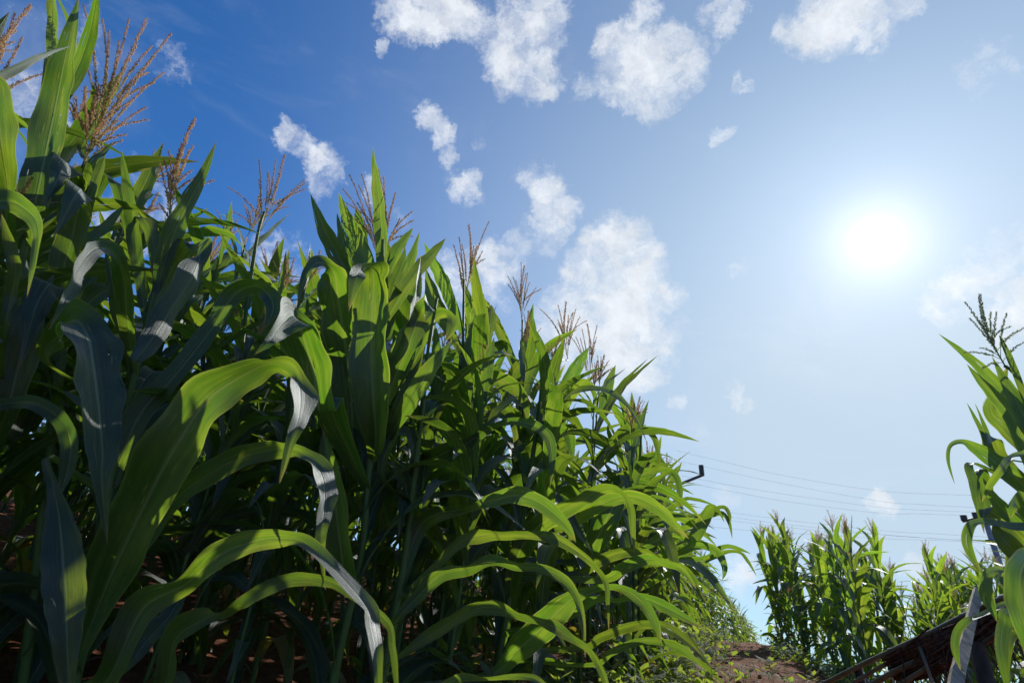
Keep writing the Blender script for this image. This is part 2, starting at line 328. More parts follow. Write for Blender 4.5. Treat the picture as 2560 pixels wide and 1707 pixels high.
def bamboo_material():
    m_, t, out = mat('old_bamboo')
    uv = t.new('ShaderNodeUVMap').outputs[0]
    co = t.new('ShaderNodeTexCoord').outputs['Object']
    n = t.noise(co, 9.0, 5, 0.6).outputs['Fac']
    st = t.noise(t.vmath('MULTIPLY', uv, (22.0, 5.0, 1.0)), 1.0, 4, 0.6).outputs['Fac']
    c = t.mix(t.mapr(st, 0.3, 0.7, 0.0, 1.0), rgb(0.10, 0.085, 0.055), rgb(0.24, 0.22, 0.15))
    c = t.mix(t.mapr(n, 0.45, 0.7, 0.0, 0.8), c, rgb(0.10, 0.055, 0.035))
    t.put(out.inputs[0], bsdf(t, c, 0.38, 0.5, bump(t, st, 0.25, 0.002)))
    return m_
M['bamboo'] = bamboo_material()

# ------------------------------------------------------------------ ground
PA = R_(24.0)
EDGE = [(-4.6, -1.6), (-2.6, 0.2), (-1.25, 1.45), (-0.5, 2.05), (0.1, 2.6), (0.78, 3.4), (1.42, 5.1), (2.02, 7.25), (2.9, 9.4), (4.35, 12.8), (6.5, 16.8), (9.0, 21.2), (11.4, 26.1)]
def smooth(a, b, x):
    x = min(1.0, max(0.0, (x - a) / (b - a))); return x * x * (3 - 2 * x)
def ground_z(x, y, rough=True):
    t = x * math.sin(PA) + y * math.cos(PA); n = x * math.cos(PA) - y * math.sin(PA)
    z = 0.031 * min(t, 15.0) if t > 0 else 0.01 * t
    if t > 13: z -= 0.10 * (t - 13) * smooth(13, 19, t)
    if n < -0.5: z += 0.15 * min(-n - 0.5, 14)
    if n > 0.5:
        far = smooth(4, 11, t)
        z -= (0.02 + 0.10 * far) * min(n - 0.5, 40)
    z -= 0.34 * smooth(0.15, 1.5, n) * smooth(4, 8.5, t)
    if rough and abs(t) < 30 and abs(n) < 20:
        q = 0.05 * noise.noise(Vector((x * 0.9, y * 0.9, 0))) + 0.022 * noise.noise(Vector((x * 3.5, y * 3.5, 4))) + 0.02 * noise.noise(Vector((x * 9, y * 9, 8)))
        z += q
    return z
def grid_lines():
    out = []; v = 0.0; st = 0.07
    while v < 900:
        out.append(v)
        if v > 7: st *= 1.12
        v += st
    return [-q for q in reversed(out[1:])] + out
def build_ground():
    L = grid_lines(); mb = MB(); cx, cy = 1.5, 4.5
    n = len(L)
    for j in L:
        for i in L: mb.v.append(Vector((cx + i, cy + j, ground_z(cx + i, cy + j))))
    for j in range(n - 1):
        for i in range(n - 1): mb.quad((j * n + i, j * n + i + 1, (j + 1) * n + i + 1, (j + 1) * n + i))
    tag(mb.build('ground', M['soil']), 'reddish brown bare soil of the field and its sloping path', None, None, 'structure')
build_ground()

# ------------------------------------------------------------------ corn parts
def catmull(A, u):
    n = len(A) - 1; x = min(max(u, 0), 0.99999) * n; i = int(x); f = x - i
    p0, p1, p2, p3 = A[max(i - 1, 0)], A[i], A[i + 1], A[min(i + 2, n)]
    return 0.5 * ((2 * p1) + (p2 - p0) * f + (2 * p0 - 5 * p1 + 4 * p2 - p3) * f * f + (3 * p1 - p0 - 3 * p2 + p3) * f * f * f)
def ribbon(mb, P, W, rng, secs=26, across=7, keel=0.16, ruffle=0.10, freq=None):
    """a leaf blade: centre line P, half-width vectors W; keeled cross-section, ruffled margins"""
    P = [Vector(p) for p in P]; W = [Vector(q) for q in W]
    base = len(mb.v); ph1, ph2 = rng.uniform(0, 6.28), rng.uniform(0, 6.28)
    L = sum((P[i + 1] - P[i]).length for i in range(len(P) - 1))
    freq = freq or L * rng.uniform(5.0, 8.0)
    C = [catmull(P, k / (secs - 1)) for k in range(secs)]
    acc = 0.0; rows = []
    for k in range(secs):
        s = k / (secs - 1)
        if k: acc += (C[k] - C[k - 1]).length
        wv = catmull(W, s); hw = wv.length
        t = (C[min(k + 1, secs - 1)] - C[max(k - 1, 0)])
        t = t.normalized() if t.length > 1e-9 else Vector((0, 0, 1))
        wd = wv.normalized() if hw > 1e-7 else Vector((1, 0, 0))
        wd = (wd - t * wd.dot(t)).normalized(); nn = t.cross(wd)
        env = math.sin(min(1.0, s * 1.05) * math.pi) ** 0.7
        for a in range(across):
            q = -1 + 2 * a / (across - 1)
            dz = keel * abs(q) ** 1.3 * hw
            dz += ruffle * env * hw * (q * q) * math.sin(freq * s * 6.283 + (ph1 if q > 0 else ph2)) * 1.2
            wob = 1.0 + 0.035 * math.sin(freq * 1.7 * s * 6.283 + (ph2 if q > 0 else ph1))
            mb.al[len(mb.v)] = s
            mb.v.append(C[k] + wd * (q * hw * wob) + nn * dz)
        rows.append(acc)
    for k in range(secs - 1):
        for a in range(across - 1):
            i = base + k * across + a
            u0, u1 = a / (across - 1), (a + 1) / (across - 1)
            mb.quad((i, i + 1, i + across + 1, i + across), ((u0, rows[k]), (u1, rows[k]), (u1, rows[k + 1]), (u0, rows[k + 1])))

def spikelets(mb, pts, r0, rng, count, size, taper=0.5):
    """rough seed-like spikelets set round a thin branch"""
    P = [Vector(p) for p in pts]
    for k in range(count):
        s = 0.16 + 0.84 * (k + rng.random()) / count
        c = catmull(P, s); t = (catmull(P, min(1, s + 0.02)) - catmull(P, s - 0.02)).normalized()
        a = t.orthogonal().normalized(); a.rotate(Quaternion(t, rng.uniform(0, 6.283)))
        z = size * (1 - taper * s * s) * rng.uniform(0.75, 1.25)
        d = (t * 0.9 + a * rng.uniform(0.35, 0.75)).normalized(); b = d.cross(a).normalized(); e = b.cross(d)
        o = c + a * r0 * 0.6; wv = z * 0.21
        i = len(mb.v)
        mb.v += [o, o + d * z * 0.45 + b * wv, o + d * z * 0.45 + e * wv, o + d * z * 0.45 - b * wv, o + d * z * 0.45 - e * wv, o + d * z]
        uv = ((0.5, s),) * 3
        for f in ((0, 2, 1), (0, 3, 2), (0, 4, 3), (0, 1, 4), (5, 1, 2), (5, 2, 3), (5, 3, 4), (5, 4, 1)):
            mb.quad(tuple(i + q for q in f), uv)
def make_tassel(base, tip, tips, rng, n_rand=8, spread=0.5, detail=1.0, thick=1.0):
    mb = MB(); base, tip = Vector(base), Vector(tip); ax = tip - base; L = ax.length; d = ax.normalized()
    side = d.orthogonal().normalized(); side.rotate(Quaternion(d, rng.uniform(0, 6.28)))
    bow = side * L * 0.05
    spine = [base, base + ax * 0.33 + bow, base + ax * 0.66 + bow, tip]
    mb.tube([catmull(spine, k / 9) for k in range(10)], [0.0032 * (1 - 0.75 * k / 9) for k in range(10)], 5)
    up = [catmull(spine, 0.36 + 0.64 * k / 5) for k in range(6)]
    spikelets(mb, up, 0.004 * thick, rng, int(150 * detail), 0.0125 * thick, 0.35)
    ends = [Vector(t) for t in tips]
    for k in range(n_rand):
        q = side.copy(); q.rotate(Quaternion(d, 2.4 * k + rng.uniform(-0.4, 0.4)))
        ang = rng.uniform(0.35, 1.0) * spread
        root = rng.uniform(0.06, 0.38); ln = L * rng.uniform(0.42, 0.68)
        ends.append(catmull(spine, root) + (d * math.cos(ang) + q * math.sin(ang)) * ln)
    for k, e in enumerate(ends):
        # where on the spine the branch leaves
        root = 0.05 + 0.34 * ((k * 0.618) % 1.0)
        r = catmull(spine, root)
        if (e - base).dot(d) < root * L: r = catmull(spine, max(0.03, root * 0.4))
        chord = e - r; droop = Vector((0, 0, -1)) * chord.length * 0.02
        mid = r + chord * 0.5 + d * chord.length * 0.10
        b = [r, r + (mid - r) * 0.55 + d * chord.length * 0.03, mid, r + chord * 0.78 + d * chord.length * 0.05, e + droop]
        mb.tube([catmull(b, q / 7) for q in range(8)], [0.0014 * (1 - 0.6 * q / 7) for q in range(8)], 4)
        spikelets(mb, b, 0.0015, rng, int(max(12, chord.length * 330 * detail)), 0.0100 * thick, 0.45)
    return mb

def stalk_mb(pts, r0=0.0125, r1=0.006, nodes=9, n=8):
    mb = MB(); P = [Vector(p) for p in pts]; m_ = nodes * 4 + 1
    C, Rr = [], []
    for k in range(m_):
        s = k / (m_ - 1); C.append(catmull(P, s)); r = r0 + (r1 - r0) * s
        Rr.append(r * (1.22 if k % 4 == 0 else 1.0))
    L = (P[-1] - P[0]).length
    mb.tube(C, Rr, n, True, 0, L)
    return mb

# ------------------------------------------------------------------ the plants nearest the path, leaf by leaf
STALKS = {"P0":[[-1.465,1.732,0.237],[-1.58,1.627,0.728],[-1.719,1.48,1.304],[-1.83,1.34,1.783]],"P1":[[-1.317,1.643,0.264],[-1.412,1.563,0.728],[-1.476,1.502,1.062],[-1.538,1.439,1.37],[-1.572,1.401,1.576],[-1.617,1.349,1.82]],"P2":[[-1.24,1.769,0.26],[-1.341,1.693,0.705],[-1.431,1.618,1.12],[-1.516,1.539,1.528],[-1.571,1.482,1.834]],"P3":[[-1.002,1.634,0.205],[-1.058,1.599,0.568],[-1.096,1.573,0.786],[-1.135,1.545,1.108],[-1.164,1.523,1.355],[-1.187,1.505,1.588]],"P4":[[-0.431,1.854,0.152],[-0.428,1.855,0.363],[-0.418,1.857,0.632],[-0.439,1.852,0.848],[-0.482,1.868,1.168],[-0.556,1.887,1.696],[-0.587,1.877,1.891]],"P5":[[-1.064,2.334,0.275],[-1.118,2.309,0.84],[-1.217,2.258,1.441],[-1.305,2.208,2.059],[-1.315,2.202,2.242]],"P6":[[-0.197,2.693,0.26],[-0.207,2.692,0.718],[-0.22,2.691,1.288],[-0.278,2.686,1.907],[-0.314,2.682,2.25]],"P7":[[0.119,3.17,0.331],[0.102,3.171,1.106],[0.08,3.171,1.854],[0.057,3.172,2.291]],"P8":[[-0.303,1.934,0.215],[-0.293,1.935,0.645],[-0.306,1.933,0.979],[-0.317,1.932,1.24],[-0.327,1.93,1.408]],"P9":[[0.051,2.429,0.301],[0.096,2.428,0.72],[0.138,2.426,1.147],[0.158,2.425,1.44],[0.159,2.425,1.652]],"P10":[[0.788,3.42,0.273],[0.845,3.407,0.866],[0.884,3.397,1.467],[0.901,3.392,1.709]],"PR1":[[1.905,2.081,0.366],[1.985,2.005,0.836],[2.037,1.952,1.269],[2.053,1.935,1.516],[2.038,1.951,1.584]],"PR2":[[1.194,1.221,0.382],[1.237,1.177,0.627],[1.285,1.125,0.953],[1.307,1.099,1.142]]}
LEAVES = [
["P1",[[-1.547,1.429,1.42,-0.022,-0.007,0.002],[-1.519,1.364,1.531,-0.042,-0.011,-0.002],[-1.531,1.325,1.677,-0.045,-0.01,-0.008],[-1.565,1.285,1.896,-0.044,-0.01,-0.006],[-1.554,1.222,2.033,-0.031,-0.008,-0.001],[-1.549,1.175,2.16,-0.013,-0.003,-0.002],[-1.563,1.156,2.253,-0.0,-0.0,-0.0]]],
["P1",[[-1.624,1.34,1.815,-0.013,-0.003,-0.003],[-1.689,1.311,2.08,-0.017,-0.003,-0.005],[-1.731,1.283,2.231,-0.017,-0.002,-0.005],[-1.761,1.242,2.352,-0.014,-0.001,-0.004],[-1.791,1.198,2.472,-0.0,-0.0,-0.0]]],
["P0",[[-1.798,1.38,1.646,-0.003,-0.008,0.008],[-1.608,1.093,1.652,-0.003,-0.008,0.008],[-1.461,1.02,1.644,-0.004,-0.011,-0.001],[-1.45,1.035,1.702,0.002,-0.013,0.003],[-1.432,1.061,1.808,0.003,-0.01,0.003],[-1.444,1.098,1.897,0.003,-0.005,0.003],[-1.467,1.148,1.991,-0.0,-0.0,0.0]]],
["P1",[[-1.525,1.452,1.304,-0.01,-0.004,0.0],[-1.348,1.165,1.348,-0.01,-0.004,0.0],[-1.312,1.083,1.388,-0.021,-0.009,0.0],[-1.274,1.001,1.419,-0.036,-0.009,-0.004],[-1.297,0.971,1.494,-0.039,-0.005,-0.013],[-1.312,0.95,1.559,-0.024,-0.002,-0.008],[-1.327,0.929,1.596,-0.0,-0.0,-0.0]]],
["P0",[[-1.262,1.016,1.182,-0.008,-0.007,0.008],[-1.189,0.978,1.223,-0.012,-0.008,0.012],[-1.171,0.999,1.256,-0.001,-0.008,0.024],[-1.122,1.006,1.236,0.011,-0.005,0.017],[-1.069,0.992,1.188,0.012,-0.003,0.007],[-1.052,1.009,1.119,0.011,-0.004,0.001],[-1.038,1.024,1.025,0.0,0.0,0.0]]],
["P1",[[-1.55,1.425,1.444,-0.019,-0.004,-0.004],[-1.526,1.451,1.658,-0.045,-0.008,-0.005],[-1.514,1.393,1.713,-0.044,-0.022,0.002],[-1.463,1.329,1.675,-0.015,-0.036,0.02],[-1.415,1.286,1.597,-0.019,-0.015,-0.003],[-1.388,1.267,1.517,-0.01,-0.006,-0.001],[-1.376,1.256,1.443,-0.0,-0.0,-0.0]]],
["P1",[[-1.498,1.479,1.172,-0.019,-0.005,0.001],[-1.399,1.464,1.247,-0.023,-0.006,0.001],[-1.382,1.413,1.364,-0.036,-0.009,0.001],[-1.375,1.375,1.472,-0.041,-0.01,0.001],[-1.357,1.323,1.553,-0.036,-0.019,0.009],[-1.304,1.261,1.521,-0.016,-0.031,0.016],[-1.271,1.226,1.456,-0.018,-0.014,-0.002],[-1.257,1.217,1.379,-0.009,-0.005,-0.001],[-1.245,1.206,1.31,-0.0,-0.0,-0.0]]],
["P2",[[-1.535,1.519,1.637,-0.008,-0.004,0.004],[-1.459,1.404,1.738,-0.012,-0.005,0.004],[-1.452,1.412,1.814,-0.008,-0.003,0.001],[-1.447,1.417,1.866,-0.0,-0.0,0.0]]],
["P2",[[-1.506,1.548,1.515,-0.012,-0.003,0.001],[-1.478,1.481,1.64,-0.02,-0.005,-0.0],[-1.489,1.47,1.769,-0.016,-0.003,-0.002],[-1.496,1.463,1.848,-0.0,-0.0,-0.0]]],
["P2",[[-1.571,1.482,1.834,-0.013,-0.004,-0.0],[-1.69,1.553,1.96,-0.013,-0.004,-0.0],[-1.693,1.55,2.116,-0.02,-0.006,-0.001],[-1.698,1.544,2.278,-0.019,-0.006,-0.001],[-1.699,1.542,2.376,-0.0,-0.0,-0.0]]],
["P2",[[-1.516,1.539,1.528,-0.013,-0.003,-0.0],[-1.539,1.554,1.751,-0.019,-0.005,0.001],[-1.519,1.536,1.814,-0.007,-0.016,0.006],[-1.446,1.512,1.753,-0.014,-0.006,-0.011],[-1.409,1.547,1.668,-0.012,-0.003,-0.006],[-1.364,1.587,1.56,-0.0,-0.0,-0.0]]],
["P3",[[-1.149,1.534,1.232,-0.009,0.001,-0.004],[-1.31,1.544,1.533,-0.021,0.002,-0.009],[-1.358,1.502,1.672,-0.02,0.001,-0.007],[-1.399,1.464,1.781,-0.011,0.001,-0.004],[-1.426,1.437,1.856,-0.0,0.0,-0.0]]],
["P3",[[-1.16,1.526,1.32,-0.012,0.001,-0.005],[-1.242,1.599,1.377,-0.012,0.001,-0.005],[-1.326,1.566,1.562,-0.015,0.001,-0.005],[-1.329,1.528,1.632,-0.011,-0.012,-0.002],[-1.292,1.524,1.618,-0.016,-0.004,-0.015],[-1.247,1.526,1.547,-0.017,-0.005,-0.009],[-1.212,1.537,1.457,-0.013,-0.002,-0.005],[-1.178,1.563,1.342,-0.0,-0.0,-0.0]]],
["P3",[[-1.159,1.527,1.345,-0.012,-0.002,0.001],[-1.141,1.473,1.497,-0.033,-0.005,0.003],[-1.119,1.439,1.615,-0.028,-0.005,0.005],[-1.089,1.411,1.743,-0.017,-0.003,0.002],[-1.076,1.386,1.88,-0.0,-0.0,0.0]]],
["P3",[[-1.153,1.531,1.267,-0.014,-0.004,0.005],[-1.131,1.514,1.422,-0.028,-0.007,0.011],[-1.091,1.477,1.498,-0.019,-0.016,0.023],[-0.999,1.41,1.457,-0.023,0.016,-0.031],[-0.942,1.351,1.324,-0.005,-0.04,0.015],[-0.925,1.297,1.182,-0.01,-0.032,0.011],[-0.904,1.246,1.062,-0.019,-0.017,0.005],[-0.882,1.195,0.985,-0.013,-0.008,0.002],[-0.886,1.192,0.966,-0.0,-0.0,0.0]]],
["P3",[[-1.132,1.547,1.085,-0.009,-0.0,-0.002],[-1.173,1.447,1.213,-0.019,-0.0,-0.005],[-1.195,1.394,1.292,-0.012,0.0,-0.004],[-1.24,1.354,1.401,-0.0,0.0,-0.0]]],
["P3",[[-1.129,1.549,1.062,-0.011,-0.001,-0.001],[-1.136,1.425,1.204,-0.024,-0.003,-0.001],[-1.129,1.343,1.282,-0.024,-0.004,-0.002],[-1.121,1.262,1.31,-0.004,0.001,-0.026],[-1.102,1.188,1.273,0.012,0.013,-0.009],[-1.065,1.13,1.189,0.003,0.018,-0.008],[-1.034,1.103,1.1,0.0,0.018,-0.006],[-1.015,1.084,1.05,0.005,0.005,-0.0],[-1.015,1.084,0.983,0.0,0.0,0.0]]],
["P3",[[-1.087,1.579,0.74,-0.019,-0.003,0.006],[-1.073,1.556,0.942,-0.034,-0.005,0.013],[-1.017,1.561,1.085,-0.032,-0.005,0.01],[-0.977,1.586,1.263,-0.029,-0.004,0.006],[-0.955,1.599,1.399,-0.029,-0.006,0.016],[-0.885,1.578,1.432,-0.005,-0.019,0.018],[-0.801,1.531,1.372,0.021,0.002,0.019],[-0.768,1.518,1.312,0.021,0.006,0.003],[-0.778,1.513,1.243,0.0,0.0,-0.0]]],
["P3",[[-1.018,1.624,0.309,-0.019,-0.003,0.007],[-0.936,1.485,0.381,-0.02,-0.003,0.007],[-0.862,1.371,0.533,-0.051,-0.009,0.02],[-0.795,1.286,0.66,-0.057,-0.009,0.025],[-0.732,1.214,0.775,-0.057,-0.008,0.027],[-0.672,1.171,0.883,-0.049,-0.006,0.033],[-0.609,1.159,0.945,-0.017,-0.031,0.017],[-0.554,1.157,0.98,-0.005,-0.028,0.005],[-0.492,1.141,0.964,0.007,-0.019,0.019],[-0.456,1.126,0.91,0.017,0.035,-0.003],[-0.435,1.105,0.844,0.012,0.019,-0.003],[-0.433,1.092,0.787,0.009,0.005,-0.0],[-0.432,1.092,0.733,0.005,0.001,0.0],[-0.432,1.092,0.702,0.0,0.0,-0.0]]],
["P3",[[-1.05,1.604,0.517,-0.011,-0.002,0.008],[-0.897,1.509,0.584,-0.011,-0.002,0.008],[-0.803,1.407,0.693,-0.018,-0.004,0.015],[-0.707,1.337,0.75,-0.016,-0.006,0.023],[-0.617,1.321,0.803,-0.011,-0.006,0.023],[-0.528,1.315,0.825,-0.004,-0.013,0.016],[-0.452,1.272,0.8,0.012,0.012,0.011],[-0.404,1.26,0.751,0.015,0.031,0.004],[-0.384,1.252,0.689,0.012,0.02,0.0],[-0.373,1.241,0.626,0.011,0.002,0.002],[-0.357,1.246,0.571,0.005,-0.0,0.001],[-0.342,1.25,0.525,0.0,-0.0,0.0]]],
["P3",[[-1.01,1.629,0.257,-0.019,-0.001,0.007],[-0.775,1.345,0.32,-0.022,-0.001,0.008],[-0.725,1.296,0.458,-0.029,-0.002,0.02],[-0.639,1.266,0.511,-0.013,-0.012,0.01],[-0.574,1.222,0.564,-0.015,-0.003,0.022],[-0.504,1.194,0.596,-0.008,-0.002,0.022],[-0.434,1.178,0.609,-0.002,-0.006,0.016],[-0.365,1.159,0.597,0.007,0.009,0.01],[-0.237,1.137,0.507,0.009,0.015,0.005],[-0.209,1.114,0.468,0.011,0.014,-0.001],[-0.187,1.091,0.425,0.008,0.007,0.002],[-0.173,1.093,0.374,0.005,0.0,0.001],[-0.167,1.094,0.35,0.0,-0.0,0.0]]],
["P3",[[-1.01,1.629,0.257,-0.011,0.001,0.005],[-0.79,1.414,0.337,-0.011,0.001,0.005],[-0.763,1.429,0.396,-0.021,0.002,0.009],[-0.742,1.44,0.438,-0.022,0.001,0.005],[-0.742,1.47,0.48,-0.013,0.0,0.001],[-0.735,1.474,0.51,-0.0,0.0,0.0]]],
["P3",[[-1.002,1.634,0.205,-0.017,-0.0,0.005],[-0.719,1.452,0.289,-0.017,-0.0,0.005],[-0.687,1.392,0.397,-0.026,0.008,0.022],[-0.626,1.347,0.441,-0.004,0.014,0.025],[-0.555,1.304,0.468,-0.008,-0.013,0.002],[-0.502,1.282,0.497,-0.007,0.001,0.013],[-0.434,1.278,0.535,-0.004,0.001,0.014],[-0.352,1.247,0.54,0.0,-0.0,0.011],[-0.3,1.233,0.527,0.003,-0.001,0.007],[-0.198,1.199,0.478,0.004,-0.001,0.006],[-0.173,1.175,0.434,0.006,-0.001,0.003],[-0.156,1.178,0.376,0.004,-0.001,0.001],[-0.146,1.179,0.332,0.0,-0.0,0.0]]],
["P1",[[-1.416,1.558,0.752,-0.007,-0.004,0.008],[-1.195,1.21,0.783,-0.007,-0.004,0.008],[-1.126,1.165,0.82,-0.007,-0.004,0.01],[-1.104,1.186,0.843,-0.002,-0.007,0.011],[-1.054,1.187,0.846,0.004,-0.0,0.016],[-0.993,1.197,0.817,0.01,0.002,0.013],[-0.955,1.207,0.767,0.015,0.004,0.007],[-0.942,1.217,0.705,0.013,0.003,0.002],[-0.939,1.219,0.646,0.0,0.0,0.0]]],
["P3",[[-1.082,1.582,0.708,0.005,0.001,0.005],[-0.98,1.204,0.735,0.005,0.001,0.005],[-0.901,1.146,0.665,0.007,0.001,0.007],[-0.838,1.11,0.607,0.015,0.01,0.009],[-0.789,1.096,0.538,0.023,0.016,0.013],[-0.75,1.09,0.472,0.022,0.016,0.012],[-0.725,1.091,0.422,0.017,0.012,0.008],[-0.704,1.104,0.362,0.014,0.001,0.005],[-0.685,1.116,0.31,0.0,0.0,0.0]]],
["P3",[[-1.118,1.557,0.97,-0.012,-0.005,0.003],[-1.221,1.353,1.008,-0.012,-0.005,0.003],[-1.183,1.296,1.061,-0.022,-0.013,0.014],[-1.1,1.225,1.079,0.006,-0.009,0.053],[-1.001,1.169,1.017,0.032,0.041,0.012],[-0.92,1.131,0.923,0.022,0.049,0.004],[-0.864,1.124,0.829,0.02,0.036,0.01],[-0.818,1.124,0.738,0.02,0.016,0.009],[-0.795,1.124,0.68,0.012,0.005,0.006],[-0.755,1.152,0.57,0.0,0.0,0.0]]],
["P1",[[-1.472,1.506,1.038,-0.019,-0.004,-0.003],[-1.292,1.453,1.127,-0.019,-0.004,-0.003],[-1.284,1.372,1.18,-0.034,-0.009,-0.005],[-1.265,1.3,1.207,-0.039,-0.018,-0.008],[-1.228,1.246,1.186,-0.02,-0.029,0.012],[-1.195,1.21,1.112,-0.022,-0.016,-0.004],[-1.164,1.195,1.028,-0.013,-0.006,-0.004],[-1.14,1.196,0.935,-0.0,-0.0,-0.0]]],
["P1",[[-1.453,1.524,0.943,-0.006,-0.002,-0.0],[-1.212,1.194,1.0,-0.006,-0.002,-0.0],[-1.197,1.139,1.096,-0.012,-0.004,-0.0],[-1.186,1.103,1.148,-0.014,-0.003,-0.003],[-1.207,1.08,1.2,-0.011,-0.0,-0.005],[-1.232,1.051,1.257,-0.0,-0.0,-0.0]]],
["P1",[[-1.43,1.545,0.823,-0.019,-0.005,-0.001],[-1.327,1.421,0.885,-0.027,-0.007,-0.001],[-1.321,1.382,0.997,-0.051,-0.012,-0.003],[-1.325,1.355,1.093,-0.047,-0.011,-0.004],[-1.329,1.351,1.2,-0.022,-0.006,-0.001],[-1.331,1.349,1.277,-0.0,-0.0,-0.0]]],
["P2",[[-1.399,1.645,0.972,-0.012,-0.002,-0.003],[-1.324,1.532,1.012,-0.012,-0.002,-0.003],[-1.365,1.496,1.221,-0.017,-0.003,-0.003],[-1.362,1.499,1.301,-0.025,-0.007,0.002],[-1.357,1.503,1.366,-0.012,-0.003,0.001],[-1.353,1.507,1.426,-0.0,-0.0,0.0]]],
["P2",[[-1.437,1.612,1.149,-0.011,-0.005,0.007],[-1.301,1.462,1.22,-0.011,-0.005,0.007],[-1.266,1.44,1.262,-0.023,-0.01,0.019],[-1.233,1.432,1.29,-0.018,-0.007,0.016],[-1.227,1.437,1.305,-0.0,-0.0,0.0]]],
["P2",[[-1.485,1.567,1.382,-0.014,-0.005,0.004],[-1.398,1.465,1.456,-0.014,-0.005,0.004],[-1.384,1.479,1.528,-0.016,-0.006,0.004],[-1.375,1.487,1.598,-0.012,-0.004,0.002],[-1.367,1.494,1.662,-0.0,-0.0,0.0]]],
["P5",[[-1.221,1.782,1.207,-0.003,-0.005,0.006],[-1.133,1.759,1.236,-0.003,-0.01,0.004],[-1.026,1.746,1.279,-0.002,-0.006,0.002],[-0.962,1.751,1.347,-0.004,-0.009,0.004],[-0.907,1.735,1.384,-0.004,-0.003,0.003],[-0.89,1.744,1.415,-0.0,-0.0,0.0]]],
["P4",[[-0.442,1.851,0.943,-0.013,0.002,0.004],[-0.429,1.789,1.005,-0.038,0.008,0.006],[-0.442,1.721,1.104,-0.062,0.019,-0.003],[-0.47,1.687,1.242,-0.067,0.022,-0.007],[-0.495,1.653,1.405,-0.066,0.02,-0.004],[-0.505,1.624,1.516,-0.056,0.015,0.002],[-0.512,1.568,1.544,-0.048,0.014,-0.024],[-0.518,1.486,1.463,0.018,0.014,-0.009],[-0.511,1.461,1.383,0.015,0.003,0.0],[-0.511,1.461,1.297,0.0,0.0,0.0]]],
["P4",[[-0.445,1.854,0.894,-0.016,0.005,-0.002],[-0.525,1.961,0.944,-0.016,0.005,-0.002],[-0.577,1.88,1.208,-0.061,0.018,-0.007],[-0.618,1.8,1.371,-0.067,0.019,-0.007],[-0.652,1.721,1.499,-0.064,0.018,-0.006],[-0.672,1.672,1.574,-0.048,0.015,-0.007],[-0.698,1.606,1.568,0.017,0.008,-0.022],[-0.714,1.557,1.501,0.014,0.002,-0.002],[-0.713,1.544,1.428,0.008,0.005,-0.0],[-0.708,1.546,1.348,0.0,0.0,0.0]]],
["P4",[[-0.439,1.852,0.848,-0.015,0.002,-0.001],[-0.52,1.632,0.994,-0.044,0.007,-0.004],[-0.539,1.559,1.048,-0.038,0.007,-0.021],[-0.54,1.518,0.992,-0.046,0.007,-0.014],[-0.561,1.47,1.074,-0.06,0.014,-0.009],[-0.587,1.419,1.146,-0.059,0.015,-0.011],[-0.609,1.368,1.197,-0.049,0.006,-0.007],[-0.608,1.313,1.193,0.033,0.019,-0.03],[-0.604,1.258,1.132,0.006,0.028,-0.019],[-0.606,1.229,1.069,0.009,0.008,-0.005],[-0.626,1.219,1.027,0.0,0.0,-0.0]]],
["P4",[[-0.421,1.856,0.536,-0.019,0.005,-0.003],[-0.43,1.724,0.588,-0.036,0.009,-0.005],[-0.467,1.661,0.729,-0.04,0.011,-0.007],[-0.508,1.623,0.861,-0.029,0.009,-0.008],[-0.546,1.597,0.962,-0.0,0.0,-0.0]]],
["P4",[[-0.556,1.887,1.696,-0.016,0.006,-0.003],[-0.617,1.961,1.955,-0.028,0.011,-0.006],[-0.676,1.941,2.193,-0.025,0.011,-0.006],[-0.728,1.923,2.376,-0.01,0.004,-0.002],[-0.746,1.915,2.462,-0.0,0.0,-0.0]]],
["P4",[[-0.545,1.884,1.621,-0.013,0.011,-0.009],[-0.656,1.922,1.663,-0.013,0.011,-0.009],[-0.77,1.906,1.817,-0.03,0.022,-0.018],[-0.832,1.88,1.904,-0.026,0.017,-0.013],[-0.891,1.852,2.002,-0.013,0.007,-0.006],[-0.928,1.834,2.068,-0.0,0.0,-0.0]]],
["P4",[[-0.545,1.884,1.621,-0.015,0.009,-0.009],[-0.705,1.972,1.899,-0.042,0.027,-0.023],[-0.771,1.96,2.013,-0.03,0.019,-0.014],[-0.824,1.939,2.114,-0.014,0.008,-0.005],[-0.851,1.927,2.171,-0.0,0.0,-0.0]]],
["P4",[[-0.556,1.887,1.696,-0.014,0.007,-0.005],[-0.703,2.039,1.734,-0.014,0.007,-0.005],[-0.789,2.008,1.926,-0.021,0.01,-0.008],[-0.831,1.991,2.031,-0.011,0.005,-0.003],[-0.856,1.98,2.097,-0.0,0.0,-0.0]]],
["P4",[[-0.562,1.885,1.738,-0.015,0.005,-0.003],[-0.684,2.113,1.783,-0.015,0.005,-0.003],[-0.735,2.095,1.998,-0.029,0.011,-0.007],[-0.779,2.08,2.13,-0.023,0.011,-0.007],[-0.812,2.067,2.207,-0.0,0.0,-0.0]]],
["P4",[[-0.558,1.886,1.71,-0.02,0.004,0.001],[-0.584,2.077,1.77,-0.02,0.004,0.001],[-0.574,2.079,1.965,-0.031,0.005,0.004],[-0.546,2.087,2.071,-0.017,0.001,0.005],[-0.524,2.093,2.138,-0.0,0.0,0.0]]],
["P4",[[-0.524,1.879,1.47,-0.019,0.003,0.003],[-0.488,1.971,1.729,-0.031,0.006,0.004],[-0.471,1.975,1.891,-0.02,0.004,0.002],[-0.462,1.977,2.027,-0.0,0.0,0.0]]],
